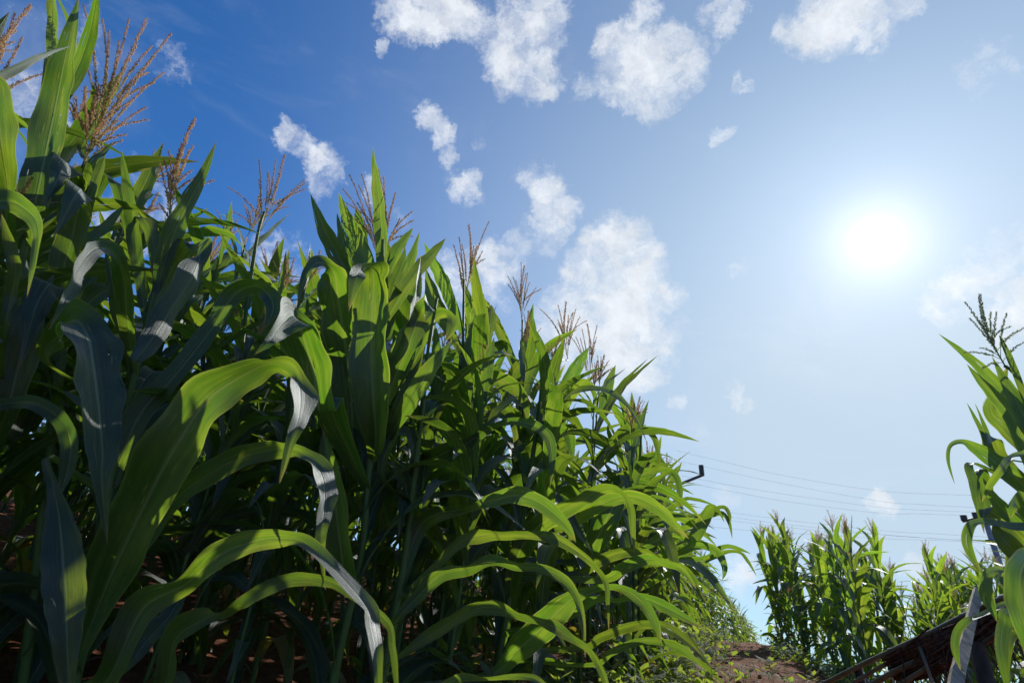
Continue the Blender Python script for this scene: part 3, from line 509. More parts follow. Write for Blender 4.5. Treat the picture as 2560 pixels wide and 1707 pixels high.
["P4",[[-0.519,1.877,1.432,-0.019,0.005,-0.001],[-0.525,2.027,1.497,-0.022,0.006,-0.001],[-0.534,2.025,1.742,-0.043,0.01,0.0],[-0.523,2.027,1.868,-0.024,0.006,0.001],[-0.526,2.027,1.978,-0.0,0.0,-0.0]]],
["P4",[[-0.509,1.9,1.523,-0.02,0.002,0.01],[-0.435,1.853,1.674,-0.029,0.002,0.014],[-0.365,1.868,1.833,-0.021,0.001,0.009],[-0.322,1.876,1.928,-0.0,0.0,0.0]]],
["P4",[[-0.482,1.868,1.168,-0.018,0.003,0.007],[-0.4,1.796,1.362,-0.031,-0.04,-0.008],[-0.377,1.762,1.472,-0.014,-0.033,-0.007],[-0.374,1.737,1.589,-0.008,-0.017,-0.002],[-0.382,1.735,1.725,-0.0,0.0,-0.0]]],
["P4",[[-0.47,1.863,1.076,-0.019,0.004,0.006],[-0.394,1.797,1.289,-0.052,0.012,0.015],[-0.357,1.766,1.463,-0.026,-0.035,-0.005],[-0.327,1.72,1.496,-0.006,-0.003,0.042],[-0.302,1.673,1.463,-0.017,-0.004,-0.0],[-0.308,1.646,1.387,-0.0,-0.0,0.0]]],
["P4",[[-0.482,1.868,1.168,-0.019,0.004,0.006],[-0.447,2.007,1.23,-0.021,0.004,0.006],[-0.383,1.994,1.456,-0.029,0.006,0.009],[-0.338,1.976,1.583,-0.021,0.0,0.014],[-0.284,1.946,1.603,-0.003,-0.015,0.016],[-0.241,1.888,1.52,0.023,0.003,0.002],[-0.26,1.886,1.437,0.0,0.0,-0.0]]],
["P8",[[-0.304,1.934,0.931,-0.011,-0.0,0.005],[-0.398,1.848,0.995,-0.011,-0.0,0.005],[-0.332,1.765,1.131,-0.027,-0.0,0.013],[-0.285,1.732,1.227,-0.027,-0.001,0.014],[-0.244,1.711,1.296,-0.016,-0.0,0.008],[-0.215,1.715,1.359,-0.0,-0.0,0.0]]],
["P8",[[-0.301,1.934,0.836,-0.013,0.003,0.002],[-0.399,1.847,0.898,-0.013,0.003,0.002],[-0.377,1.824,1.061,-0.025,0.007,0.005],[-0.355,1.801,1.18,-0.027,0.007,0.006],[-0.336,1.805,1.281,-0.017,0.004,0.003],[-0.323,1.807,1.364,-0.0,0.0,0.0]]],
["P6",[[-0.218,2.691,1.207,-0.014,-0.006,0.012],[-0.399,2.534,1.262,-0.015,-0.006,0.013],[-0.298,2.48,1.352,-0.03,-0.01,0.019],[-0.24,2.418,1.456,-0.03,-0.01,0.019],[-0.165,2.397,1.516,-0.012,-0.019,0.022],[-0.063,2.362,1.507,0.006,-0.013,0.032],[0.033,2.322,1.45,0.017,-0.014,0.024],[0.085,2.293,1.368,0.016,-0.008,0.007],[0.107,2.293,1.248,0.0,-0.0,0.0]]],
["P8",[[-0.301,1.934,0.836,-0.014,-0.002,0.004],[-0.382,2.263,0.905,-0.014,-0.002,0.004],[-0.346,2.214,1.006,-0.026,-0.005,0.018],[-0.251,2.145,1.059,-0.025,-0.02,0.029],[-0.143,2.115,1.112,-0.014,-0.017,0.016],[-0.064,2.092,1.17,-0.008,-0.013,0.006],[0.017,2.052,1.194,-0.002,-0.004,0.013],[0.1,2.023,1.18,0.008,-0.001,0.018],[0.166,1.991,1.125,0.02,0.004,0.011],[0.187,1.976,1.036,0.013,0.002,0.001],[0.183,1.976,0.936,0.0,0.0,-0.0]]],
["P6",[[-0.217,2.691,1.166,-0.011,-0.005,0.012],[-0.429,2.597,1.236,-0.011,-0.005,0.012],[-0.319,2.545,1.315,-0.015,-0.009,0.021],[-0.207,2.53,1.367,-0.012,-0.009,0.023],[-0.134,2.507,1.395,-0.007,-0.018,0.007],[-0.046,2.484,1.412,0.001,-0.006,0.016],[0.031,2.457,1.367,0.017,-0.011,0.018],[0.057,2.429,1.277,0.019,-0.008,0.003],[0.055,2.429,1.18,0.0,-0.0,-0.0]]],
["P8",[[-0.295,1.935,0.553,-0.012,-0.003,0.001],[-0.265,1.939,0.739,-0.025,-0.008,0.008],[-0.206,1.906,0.796,-0.015,-0.012,0.021],[-0.108,1.887,0.818,-0.005,-0.014,0.007],[-0.022,1.863,0.848,-0.007,-0.003,0.02],[0.06,1.835,0.866,0.001,0.0,0.029],[0.132,1.804,0.845,0.01,-0.004,0.023],[0.194,1.785,0.801,0.012,-0.005,0.016],[0.23,1.767,0.761,0.009,-0.005,0.008],[0.252,1.764,0.722,0.0,-0.0,0.0]]],
["P8",[[-0.296,1.935,0.522,-0.001,0.002,0.005],[-0.177,1.855,0.629,-0.006,0.006,0.013],[-0.11,1.819,0.7,-0.01,-0.0,0.014],[-0.047,1.795,0.724,-0.006,-0.005,0.02],[0.034,1.755,0.73,-0.006,-0.013,0.009],[0.113,1.724,0.731,-0.0,-0.003,0.012],[0.179,1.705,0.723,0.004,-0.002,0.016],[0.238,1.684,0.693,0.006,-0.0,0.01],[0.291,1.662,0.656,0.003,-0.008,0.006],[0.323,1.656,0.612,0.007,-0.0,0.003],[0.329,1.655,0.556,0.005,-0.002,0.0],[0.331,1.655,0.494,0.0,-0.0,0.0]]],
["P8",[[-0.299,1.935,0.399,-0.006,0.001,0.005],[-0.264,1.735,0.463,-0.006,0.001,0.005],[-0.203,1.716,0.538,-0.014,0.001,0.013],[-0.142,1.695,0.596,-0.009,0.004,0.018],[-0.068,1.673,0.616,-0.007,-0.008,0.012],[-0.004,1.647,0.644,-0.002,0.001,0.015],[0.063,1.619,0.634,-0.002,-0.009,0.01],[0.142,1.587,0.627,0.003,-0.0,0.011],[0.196,1.567,0.601,0.008,-0.001,0.011],[0.226,1.55,0.563,0.009,-0.0,0.004],[0.241,1.547,0.514,0.008,0.0,0.001],[0.25,1.546,0.431,0.0,0.0,0.0]]],
["P8",[[-0.3,1.934,0.338,-0.003,0.001,0.004],[-0.227,1.631,0.386,-0.003,0.001,0.004],[-0.144,1.587,0.447,-0.009,0.002,0.014],[-0.087,1.564,0.485,-0.008,-0.001,0.012],[-0.037,1.539,0.515,-0.006,-0.002,0.014],[0.018,1.525,0.523,-0.0,-0.004,0.017],[0.074,1.51,0.511,-0.001,-0.007,0.009],[0.124,1.48,0.502,-0.001,-0.006,0.008],[0.165,1.462,0.489,0.006,0.002,0.013],[0.198,1.444,0.471,0.005,0.002,0.008],[0.234,1.425,0.456,0.002,-0.007,0.006],[0.26,1.421,0.423,0.007,-0.001,0.004],[0.278,1.418,0.385,0.006,-0.002,0.002],[0.285,1.416,0.348,0.0,-0.0,0.0]]],
["P9",[[0.099,2.428,0.75,-0.017,-0.011,0.002],[-0.044,2.7,0.836,-0.026,-0.016,0.004],[0.021,2.632,0.992,-0.054,-0.035,0.012],[0.109,2.563,1.116,-0.066,-0.041,0.02],[0.159,2.519,1.218,-0.064,-0.033,0.011],[0.185,2.464,1.265,-0.009,-0.014,0.033],[0.215,2.393,1.181,0.011,-0.02,0.009],[0.233,2.392,1.056,0.0,-0.0,0.0]]],
["P9",[[0.096,2.428,0.72,-0.017,0.002,0.01],[0.419,2.667,0.759,-0.017,0.002,0.01],[0.466,2.632,0.848,-0.043,0.005,0.023],[0.511,2.582,0.948,-0.049,0.005,0.025],[0.557,2.573,1.044,-0.033,0.004,0.014],[0.585,2.567,1.127,-0.0,0.0,0.0]]],
["P8",[[-0.302,1.934,0.276,-0.007,0.004,0.011],[0.01,2.025,0.331,-0.007,0.004,0.011],[0.103,1.955,0.415,-0.019,0.009,0.028],[0.172,1.882,0.487,-0.029,0.003,0.03],[0.233,1.848,0.552,-0.022,-0.002,0.024],[0.29,1.813,0.593,-0.008,-0.004,0.012],[0.355,1.774,0.61,-0.004,-0.004,0.008],[0.397,1.709,0.597,0.005,-0.001,0.011],[0.437,1.672,0.561,0.011,-0.001,0.01],[0.459,1.652,0.519,0.01,-0.004,0.005],[0.472,1.648,0.477,0.0,-0.0,0.0]]],
["P9",[[0.067,2.429,0.45,-0.012,-0.007,0.011],[0.208,2.286,0.494,-0.012,-0.007,0.011],[0.306,2.206,0.55,-0.021,-0.011,0.017],[0.373,2.128,0.587,-0.009,-0.006,0.012],[0.448,2.085,0.592,-0.008,-0.01,0.006],[0.507,2.03,0.6,-0.001,-0.003,0.014],[0.569,1.986,0.581,0.006,-0.002,0.018],[0.63,1.953,0.551,0.006,0.001,0.012],[0.694,1.931,0.52,0.0,0.0,0.0]]],
["P8",[[-0.106,1.414,0.344,-0.002,0.001,0.005],[-0.048,1.336,0.382,-0.002,0.002,0.008],[0.007,1.309,0.388,-0.002,-0.004,0.004],[0.062,1.281,0.398,-0.001,-0.002,0.005],[0.101,1.279,0.398,0.001,0.002,0.006],[0.125,1.276,0.387,0.003,0.002,0.004],[0.146,1.274,0.369,0.0,0.0,0.0]]],
["P9",[[0.08,2.429,0.57,-0.018,-0.009,0.002],[0.092,2.293,0.717,-0.036,-0.02,0.006],[0.156,2.222,0.823,-0.032,-0.01,0.021],[0.235,2.174,0.878,-0.02,-0.005,0.029],[0.315,2.137,0.922,-0.016,-0.006,0.021],[0.392,2.097,0.971,-0.01,-0.007,0.019],[0.454,2.043,0.96,-0.004,-0.012,0.01],[0.483,2.008,0.897,0.01,-0.008,0.005],[0.487,1.993,0.819,0.009,-0.005,0.001],[0.489,1.993,0.734,0.0,-0.0,0.0]]],
["P9",[[0.108,2.428,0.842,-0.01,-0.002,0.012],[0.29,2.481,0.87,-0.01,-0.002,0.012],[0.407,2.341,0.944,-0.017,-0.004,0.024],[0.497,2.296,0.985,-0.009,-0.006,0.024],[0.572,2.25,0.983,0.003,-0.008,0.025],[0.647,2.202,0.934,0.009,-0.012,0.019],[0.698,2.186,0.88,0.008,-0.009,0.01],[0.745,2.171,0.828,0.0,-0.0,0.0]]],
["P9",[[0.061,2.429,0.39,-0.004,0.002,0.009],[0.345,2.269,0.423,-0.004,0.002,0.009],[0.408,2.203,0.463,-0.005,0.002,0.013],[0.478,2.134,0.498,-0.003,0.004,0.015],[0.545,2.09,0.52,-0.004,-0.004,0.013],[0.603,2.046,0.514,0.007,0.003,0.015],[0.655,2.016,0.484,0.01,0.002,0.011],[0.7,1.986,0.443,0.0,-0.0,0.0]]],
["P9",[[0.057,2.429,0.36,-0.003,0.001,0.006],[0.355,2.131,0.382,-0.003,0.001,0.006],[0.419,2.05,0.43,-0.007,-0.002,0.009],[0.493,1.992,0.466,-0.003,-0.0,0.01],[0.557,1.947,0.474,-0.001,-0.003,0.01],[0.616,1.929,0.459,0.004,-0.005,0.011],[0.675,1.909,0.41,0.0,-0.0,0.0]]],
["P9",[[0.09,2.428,0.66,-0.008,0.0,0.012],[0.367,2.539,0.696,-0.008,0.0,0.012],[0.444,2.471,0.744,-0.011,-0.0,0.02],[0.535,2.426,0.782,-0.006,-0.001,0.02],[0.603,2.396,0.791,-0.003,-0.008,0.016],[0.656,2.368,0.775,0.006,-0.006,0.016],[0.705,2.354,0.733,0.0,-0.0,0.0]]],
["P9",[[0.09,2.428,0.66,-0.006,0.0,0.012],[0.442,2.389,0.67,-0.006,0.0,0.012],[0.523,2.318,0.716,-0.01,0.0,0.021],[0.605,2.27,0.751,-0.006,-0.003,0.02],[0.667,2.224,0.741,-0.007,-0.013,0.012],[0.714,2.181,0.716,0.006,-0.005,0.01],[0.759,2.166,0.653,0.0,-0.0,0.0]]],
["P10",[[0.87,3.4,1.252,-0.018,-0.003,0.009],[0.59,3.46,1.35,-0.021,-0.004,0.011],[0.688,3.373,1.51,-0.038,-0.008,0.021],[0.769,3.286,1.617,-0.028,-0.008,0.027],[0.854,3.265,1.648,-0.006,-0.015,0.016],[0.909,3.18,1.572,0.009,-0.011,0.012],[0.926,3.133,1.472,0.012,-0.01,0.004],[0.923,3.106,1.346,0.0,-0.0,0.0]]],
["P10",[[0.865,3.402,1.167,-0.012,-0.004,0.016],[0.613,3.319,1.227,-0.013,-0.005,0.017],[0.743,3.265,1.311,-0.018,-0.009,0.031],[0.879,3.189,1.339,-0.008,-0.004,0.024],[0.957,3.166,1.364,-0.006,-0.013,0.015],[1.009,3.107,1.32,0.013,-0.007,0.011],[1.024,3.074,1.226,0.015,-0.005,0.002],[1.024,3.074,1.135,0.0,-0.0,-0.0]]],
["P10",[[0.845,3.407,0.866,-0.009,0.0,0.014],[0.826,3.272,0.903,-0.009,0.0,0.014],[0.952,3.238,0.979,-0.014,0.0,0.027],[0.999,3.196,0.992,-0.012,-0.017,0.013],[1.08,3.14,0.971,0.004,-0.006,0.016],[1.111,3.115,0.931,0.0,-0.0,0.0]]],
["P10",[[0.845,3.407,0.866,-0.013,0.003,0.01],[1.096,3.335,0.904,-0.013,0.003,0.01],[1.17,3.309,1.006,-0.027,0.007,0.019],[1.231,3.287,1.116,-0.028,0.007,0.019],[1.266,3.245,1.175,-0.013,0.0,0.024],[1.289,3.192,1.149,-0.001,-0.014,0.01],[1.301,3.173,1.083,0.0,-0.0,0.0]]],
["P10",[[0.856,3.404,1.038,-0.007,0.0,0.012],[1.118,3.469,1.067,-0.007,0.0,0.012],[1.212,3.409,1.122,-0.015,-0.011,0.016],[1.281,3.355,1.146,-0.005,-0.001,0.015],[1.34,3.302,1.161,0.001,-0.005,0.014],[1.37,3.275,1.112,0.009,-0.005,0.004],[1.38,3.272,1.015,0.0,-0.0,0.0]]],
["P10",[[0.862,3.403,1.124,-0.007,0.001,0.008],[1.308,3.402,1.163,-0.007,0.001,0.008],[1.36,3.382,1.209,-0.005,-0.0,0.01],[1.387,3.342,1.202,0.004,-0.005,0.01],[1.393,3.31,1.156,0.009,-0.005,0.002],[1.392,3.31,1.108,0.0,-0.0,-0.0]]],
["P10",[[0.845,3.407,0.866,-0.007,0.0,0.014],[0.987,3.086,0.885,-0.007,0.0,0.014],[1.059,3.005,0.921,-0.006,-0.001,0.021],[1.121,2.953,0.914,0.003,-0.006,0.018],[1.159,2.924,0.877,0.013,-0.01,0.011],[1.171,2.905,0.809,0.012,-0.007,0.0],[1.155,2.911,0.755,0.0,-0.0,-0.0]]],
["P10",[[0.845,3.407,0.866,-0.007,0.001,0.011],[1.155,3.171,0.88,-0.007,0.001,0.011],[1.211,3.121,0.92,-0.006,0.001,0.013],[1.264,3.071,0.942,-0.003,-0.002,0.011],[1.311,3.037,0.929,0.001,-0.004,0.009],[1.362,3.014,0.907,0.0,-0.0,0.0]]],
["P10",[[1.12,3.04,0.853,-0.005,0.001,0.011],[1.172,2.991,0.881,-0.005,0.001,0.012],[1.216,2.945,0.899,-0.002,-0.001,0.009],[1.261,2.911,0.893,0.002,-0.003,0.006],[1.285,2.886,0.853,0.005,-0.005,0.004],[1.315,2.872,0.783,0.0,-0.0,0.0]]],
["P10",[[0.829,3.411,0.696,-0.005,0.0,0.014],[0.88,2.978,0.755,-0.005,0.0,0.014],[0.948,2.9,0.785,-0.005,-0.002,0.017],[1.031,2.843,0.779,0.002,-0.007,0.02],[1.078,2.811,0.738,0.012,-0.01,0.011],[1.098,2.788,0.66,0.0,-0.0,0.0]]],
["P10",[[0.639,2.9,0.754,-0.01,-0.004,0.007],[0.692,2.847,0.795,-0.018,-0.012,0.02],[0.78,2.796,0.816,-0.005,-0.007,0.025],[0.84,2.75,0.799,-0.003,-0.01,0.011],[0.901,2.717,0.773,0.007,-0.008,0.015],[0.932,2.678,0.719,0.01,-0.008,0.007],[0.952,2.67,0.646,0.0,-0.0,0.0]]],
["PR1",[[2.038,1.951,1.287,-0.01,0.013,-0.005],[2.125,2.075,1.493,-0.016,0.021,-0.008],[2.092,2.108,1.642,-0.012,0.016,-0.008],[2.054,2.145,1.754,-0.006,0.009,-0.005],[2.013,2.183,1.855,-0.0,0.0,-0.0]]],
["PR1",[[2.018,1.971,1.115,-0.013,0.014,-0.003],[2.016,1.974,1.36,-0.019,0.022,-0.006],[1.992,1.998,1.469,-0.013,0.016,-0.007],[1.97,2.02,1.559,-0.007,0.008,-0.004],[1.957,2.033,1.623,-0.0,0.0,-0.0]]],
["PR1",[[2.026,1.964,1.177,-0.014,0.015,-0.001],[1.934,1.845,1.228,-0.014,0.015,-0.001],[1.928,1.852,1.383,-0.015,0.017,-0.002],[1.919,1.861,1.479,-0.009,0.01,-0.002],[1.912,1.868,1.574,-0.0,0.0,-0.0]]],
["PR1",[[2.029,1.96,1.207,-0.009,0.011,-0.005],[2.181,2.124,1.262,-0.009,0.011,-0.005],[2.206,2.204,1.405,-0.019,0.023,-0.01],[2.183,2.227,1.502,-0.022,0.02,0.003],[2.22,2.19,1.593,-0.017,0.012,0.011],[2.26,2.148,1.701,-0.0,0.0,0.0]]],
["PR1",[[2.037,1.952,1.269,-0.007,0.007,0.0],[1.944,1.835,1.322,-0.007,0.007,0.0],[1.946,1.832,1.517,-0.007,0.008,0.0],[1.944,1.834,1.603,-0.005,0.006,-0.0],[1.942,1.837,1.658,-0.0,0.0,-0.0]]],
["PR1",[[2.0,1.99,0.96,-0.007,0.008,-0.005],[1.887,1.893,1.022,-0.007,0.008,-0.005],[1.863,1.917,1.095,-0.011,0.013,-0.007],[1.842,1.937,1.166,-0.015,0.019,-0.013],[1.81,1.967,1.225,-0.008,0.013,-0.014],[1.763,1.969,1.243,0.001,-0.002,-0.01],[1.706,1.96,1.214,0.004,-0.003,-0.004],[1.684,1.96,1.152,0.004,-0.003,-0.001],[1.684,1.96,1.074,0.0,-0.0,-0.0]]],
["PR1",[[2.018,1.971,1.115,-0.005,0.005,-0.0],[1.943,2.046,1.197,-0.005,0.005,-0.0],[1.94,2.049,1.319,-0.006,0.006,-0.001],[1.933,2.055,1.393,-0.004,0.004,-0.001],[1.927,2.061,1.452,-0.0,0.0,-0.0]]],
["PR1",[[2.026,1.964,1.177,-0.005,0.005,-0.0],[2.005,2.089,1.243,-0.005,0.005,-0.0],[2.001,2.093,1.344,-0.006,0.006,-0.0],[1.999,2.095,1.413,-0.003,0.003,-0.0],[1.996,2.098,1.47,-0.0,0.0,-0.0]]],
["PR1",[[2.011,1.979,1.053,-0.008,0.008,-0.001],[2.034,2.102,1.226,-0.019,0.02,-0.003],[2.016,2.099,1.311,-0.021,0.022,-0.003],[1.973,2.058,1.32,-0.013,-0.0,0.029],[1.921,2.025,1.269,-0.011,0.007,0.007],[1.902,2.043,1.216,-0.0,0.0,0.0]]],
["PR1",[[1.989,2.001,0.867,-0.009,0.008,0.001],[1.798,1.978,0.96,-0.009,0.008,0.001],[1.803,1.973,1.071,-0.02,0.018,0.002],[1.778,1.936,1.128,-0.014,0.013,-0.001],[1.731,1.898,1.099,-0.006,0.004,0.003],[1.708,1.899,1.057,-0.0,0.0,0.0]]],
["PR1",[[2.015,1.975,1.084,0.001,0.004,-0.008],[1.765,1.699,1.126,0.001,0.004,-0.008],[1.692,1.668,1.106,0.004,-0.004,-0.008],[1.615,1.64,1.078,0.006,-0.008,-0.004],[1.542,1.608,1.027,0.007,-0.002,-0.007],[1.517,1.631,0.987,0.007,-0.003,-0.005],[1.491,1.655,0.934,0.0,-0.0,-0.0]]],
["PR1",[[1.996,1.994,0.929,-0.007,0.008,-0.003],[1.842,1.834,1.002,-0.007,0.008,-0.003],[1.769,1.801,1.07,-0.016,0.02,-0.012],[1.753,1.817,1.097,-0.008,0.012,-0.012],[1.74,1.829,1.119,-0.0,0.0,-0.0]]],
["PR1",[[2.011,1.979,1.053,0.009,-0.007,-0.002],[1.747,1.924,1.144,0.009,-0.007,-0.002],[1.686,1.879,1.049,0.011,-0.01,-0.002],[1.661,1.862,0.968,0.008,-0.007,-0.001],[1.656,1.866,0.882,0.0,-0.0,-0.0]]],
["PR1",[[1.615,1.64,0.869,0.001,-0.005,-0.012],[1.546,1.645,0.862,-0.001,-0.009,-0.014],[1.5,1.646,0.87,-0.001,-0.007,-0.013],[1.455,1.647,0.871,0.002,-0.005,-0.009],[1.418,1.64,0.853,0.008,-0.005,-0.007],[1.395,1.64,0.812,0.01,-0.008,-0.003],[1.396,1.64,0.771,0.007,-0.006,0.001],[1.405,1.632,0.727,0.0,-0.0,0.0]]],
["PR2",[[1.234,1.18,0.609,-0.001,0.005,-0.007],[1.314,1.414,0.688,-0.001,0.005,-0.007],[1.289,1.437,0.707,-0.002,-0.005,-0.007],[1.249,1.433,0.694,0.007,-0.002,-0.009],[1.228,1.431,0.657,0.012,-0.007,-0.004],[1.228,1.431,0.627,0.01,-0.007,0.001],[1.232,1.428,0.587,0.0,-0.0,0.0]]],
["PR2",[[1.231,1.183,0.592,-0.002,0.002,-0.015],[0.99,1.005,0.661,-0.002,0.002,-0.015],[0.925,0.965,0.662,0.008,-0.007,-0.015],[0.87,0.935,0.629,0.014,-0.012,-0.007],[0.843,0.919,0.582,0.016,-0.014,-0.003],[0.832,0.909,0.543,0.013,-0.011,-0.001],[0.828,0.913,0.489,0.006,-0.005,-0.001],[0.825,0.915,0.454,0.0,-0.0,-0.0]]],
["PR2",[[1.222,1.193,0.54,0.001,0.002,-0.007],[1.013,1.126,0.585,0.004,-0.005,-0.006],[0.977,1.119,0.563,0.008,-0.003,-0.008],[0.947,1.105,0.525,0.008,-0.005,-0.004],[0.934,1.097,0.493,0.006,-0.004,-0.001],[0.931,1.099,0.457,0.002,-0.002,-0.0],[0.93,1.1,0.44,0.0,-0.0,-0.0]]],
["PR2",[[1.21,1.205,0.47,0.001,0.001,-0.006],[1.053,1.15,0.555,0.001,0.001,-0.006],[1.026,1.155,0.55,0.002,-0.005,-0.004],[1.004,1.153,0.53,0.005,-0.003,-0.003],[0.998,1.159,0.502,0.003,-0.002,-0.001],[0.993,1.163,0.472,0.0,-0.0,-0.0]]],
["PR2",[[1.449,1.593,0.654,0.002,0.002,-0.006],[1.393,1.583,0.636,0.003,-0.006,-0.005],[1.327,1.562,0.614,0.003,-0.007,-0.004],[1.288,1.556,0.598,0.002,-0.007,-0.001],[1.251,1.548,0.588,0.004,0.0,-0.007],[1.221,1.552,0.558,0.007,-0.003,-0.005],[1.202,1.548,0.517,0.007,-0.004,-0.001],[1.203,1.548,0.474,0.0,-0.0,0.0]]],
["PR2",[[1.198,1.217,0.4,0.001,0.002,-0.006],[1.099,1.208,0.481,0.001,0.002,-0.006],[1.081,1.225,0.483,-0.002,-0.001,-0.007],[1.072,1.233,0.486,0.0,0.002,-0.005],[1.062,1.241,0.487,0.0,0.0,-0.0]]],
["PR1",[[1.974,2.016,0.769,-0.007,0.008,-0.006],[1.753,1.817,0.837,-0.007,0.008,-0.006],[1.72,1.848,0.925,-0.014,0.015,-0.012],[1.668,1.835,0.957,-0.01,0.014,-0.018],[1.61,1.787,0.942,-0.01,0.008,0.007],[1.58,1.775,0.894,-0.0,0.0,0.0]]],
["PR1",[[1.593,1.661,0.747,-0.008,0.008,-0.006],[1.517,1.631,0.802,-0.016,0.018,-0.012],[1.504,1.643,0.841,-0.011,0.011,-0.006],[1.499,1.648,0.872,-0.0,0.0,-0.0]]],
["PR1",[[1.979,2.011,0.803,-0.007,0.008,-0.006],[1.712,1.753,0.86,-0.007,0.008,-0.006],[1.649,1.752,0.933,-0.013,0.015,-0.01],[1.613,1.745,0.987,-0.008,0.008,-0.003],[1.607,1.75,1.041,-0.0,0.0,-0.0]]],
["PR1",[[1.574,1.576,0.853,-0.009,0.01,-0.005],[1.539,1.569,0.902,-0.014,0.016,-0.009],[1.487,1.536,0.919,-0.006,0.013,-0.023],[1.439,1.501,0.889,0.008,-0.005,-0.005],[1.428,1.511,0.857,0.0,-0.0,-0.0]]],
["P6",[[-0.239,2.689,1.616,-0.028,0.01,0.005],[-0.195,2.693,1.874,-0.061,0.024,0.007],[-0.187,2.693,2.026,-0.054,0.029,-0.006],[-0.226,2.691,2.166,-0.025,0.019,-0.009],[-0.287,2.685,2.301,-0.0,0.0,-0.0]]],
["P7",[[0.083,3.171,1.747,-0.019,0.006,0.0],[0.106,3.103,2.116,-0.033,0.011,0.001],[0.111,3.103,2.265,-0.02,0.006,0.001],[0.12,3.103,2.39,-0.0,0.0,0.0]]],
["P6",[[-0.278,2.686,1.907,-0.015,0.011,-0.006],[-0.412,2.668,2.189,-0.031,0.026,-0.014],[-0.5,2.653,2.334,-0.021,0.019,-0.011],[-0.58,2.637,2.465,-0.0,0.0,-0.0]]],
["P6",[[-0.265,2.687,1.774,-0.016,0.011,-0.005],[-0.399,2.67,1.98,-0.032,0.024,-0.013],[-0.48,2.657,2.13,-0.033,0.024,-0.014],[-0.543,2.645,2.286,-0.0,0.0,-0.0]]],
["P7",[[0.08,3.171,1.854,-0.015,0.01,-0.009],[-0.067,3.104,2.124,-0.026,0.018,-0.015],[-0.166,3.101,2.312,-0.017,0.012,-0.01],[-0.23,3.096,2.407,-0.0,0.0,-0.0]]],
["P9",[[0.355,3.492,1.876,-0.026,-0.002,0.012],[0.441,3.482,2.055,-0.044,-0.004,0.021],[0.507,3.473,2.187,-0.029,-0.003,0.015],[0.557,3.465,2.281,-0.0,-0.0,0.0]]],
["P9",[[0.696,3.715,1.89,-0.029,0.003,0.007],[0.738,3.707,2.073,-0.039,0.004,0.01],[0.768,3.701,2.181,-0.023,0.002,0.007],[0.798,3.695,2.269,-0.0,0.0,0.0]]],
["P7",[[0.089,3.171,1.533,-0.019,0.004,0.004],[0.003,2.97,1.611,-0.029,0.007,0.006],[0.046,2.97,1.816,-0.041,0.007,0.016],[0.11,2.941,1.892,-0.021,-0.016,0.017],[0.166,2.898,1.895,0.001,-0.02,0.017],[0.219,2.867,1.798,0.021,-0.004,0.008],[0.254,2.851,1.635,0.0,-0.0,0.0]]],
["P9",[[0.248,3.095,1.497,-0.023,-0.001,0.01],[0.313,3.062,1.65,-0.041,-0.004,0.022],[0.389,3.013,1.747,-0.031,-0.007,0.027],[0.456,2.962,1.787,-0.01,-0.016,0.017],[0.497,2.928,1.732,0.014,-0.007,0.006],[0.523,2.924,1.603,0.0,-0.0,0.0]]],
["P9",[[0.26,2.959,1.301,-0.019,0.006,0.005],[0.29,2.929,1.448,-0.027,-0.01,0.007],[0.331,2.884,1.466,-0.004,-0.014,0.015],[0.36,2.853,1.399,0.03,-0.005,0.008],[0.38,2.85,1.274,0.0,-0.0,0.0]]],
["P7",[[0.088,3.171,1.587,-0.019,0.002,0.006],[-0.25,3.095,1.658,-0.03,0.003,0.01],[-0.156,3.101,1.935,-0.05,0.004,0.023],[-0.072,3.077,2.05,-0.018,-0.028,0.015],[-0.016,3.051,2.006,0.018,-0.004,0.011],[0.037,3.051,1.862,0.0,-0.0,0.0]]]]
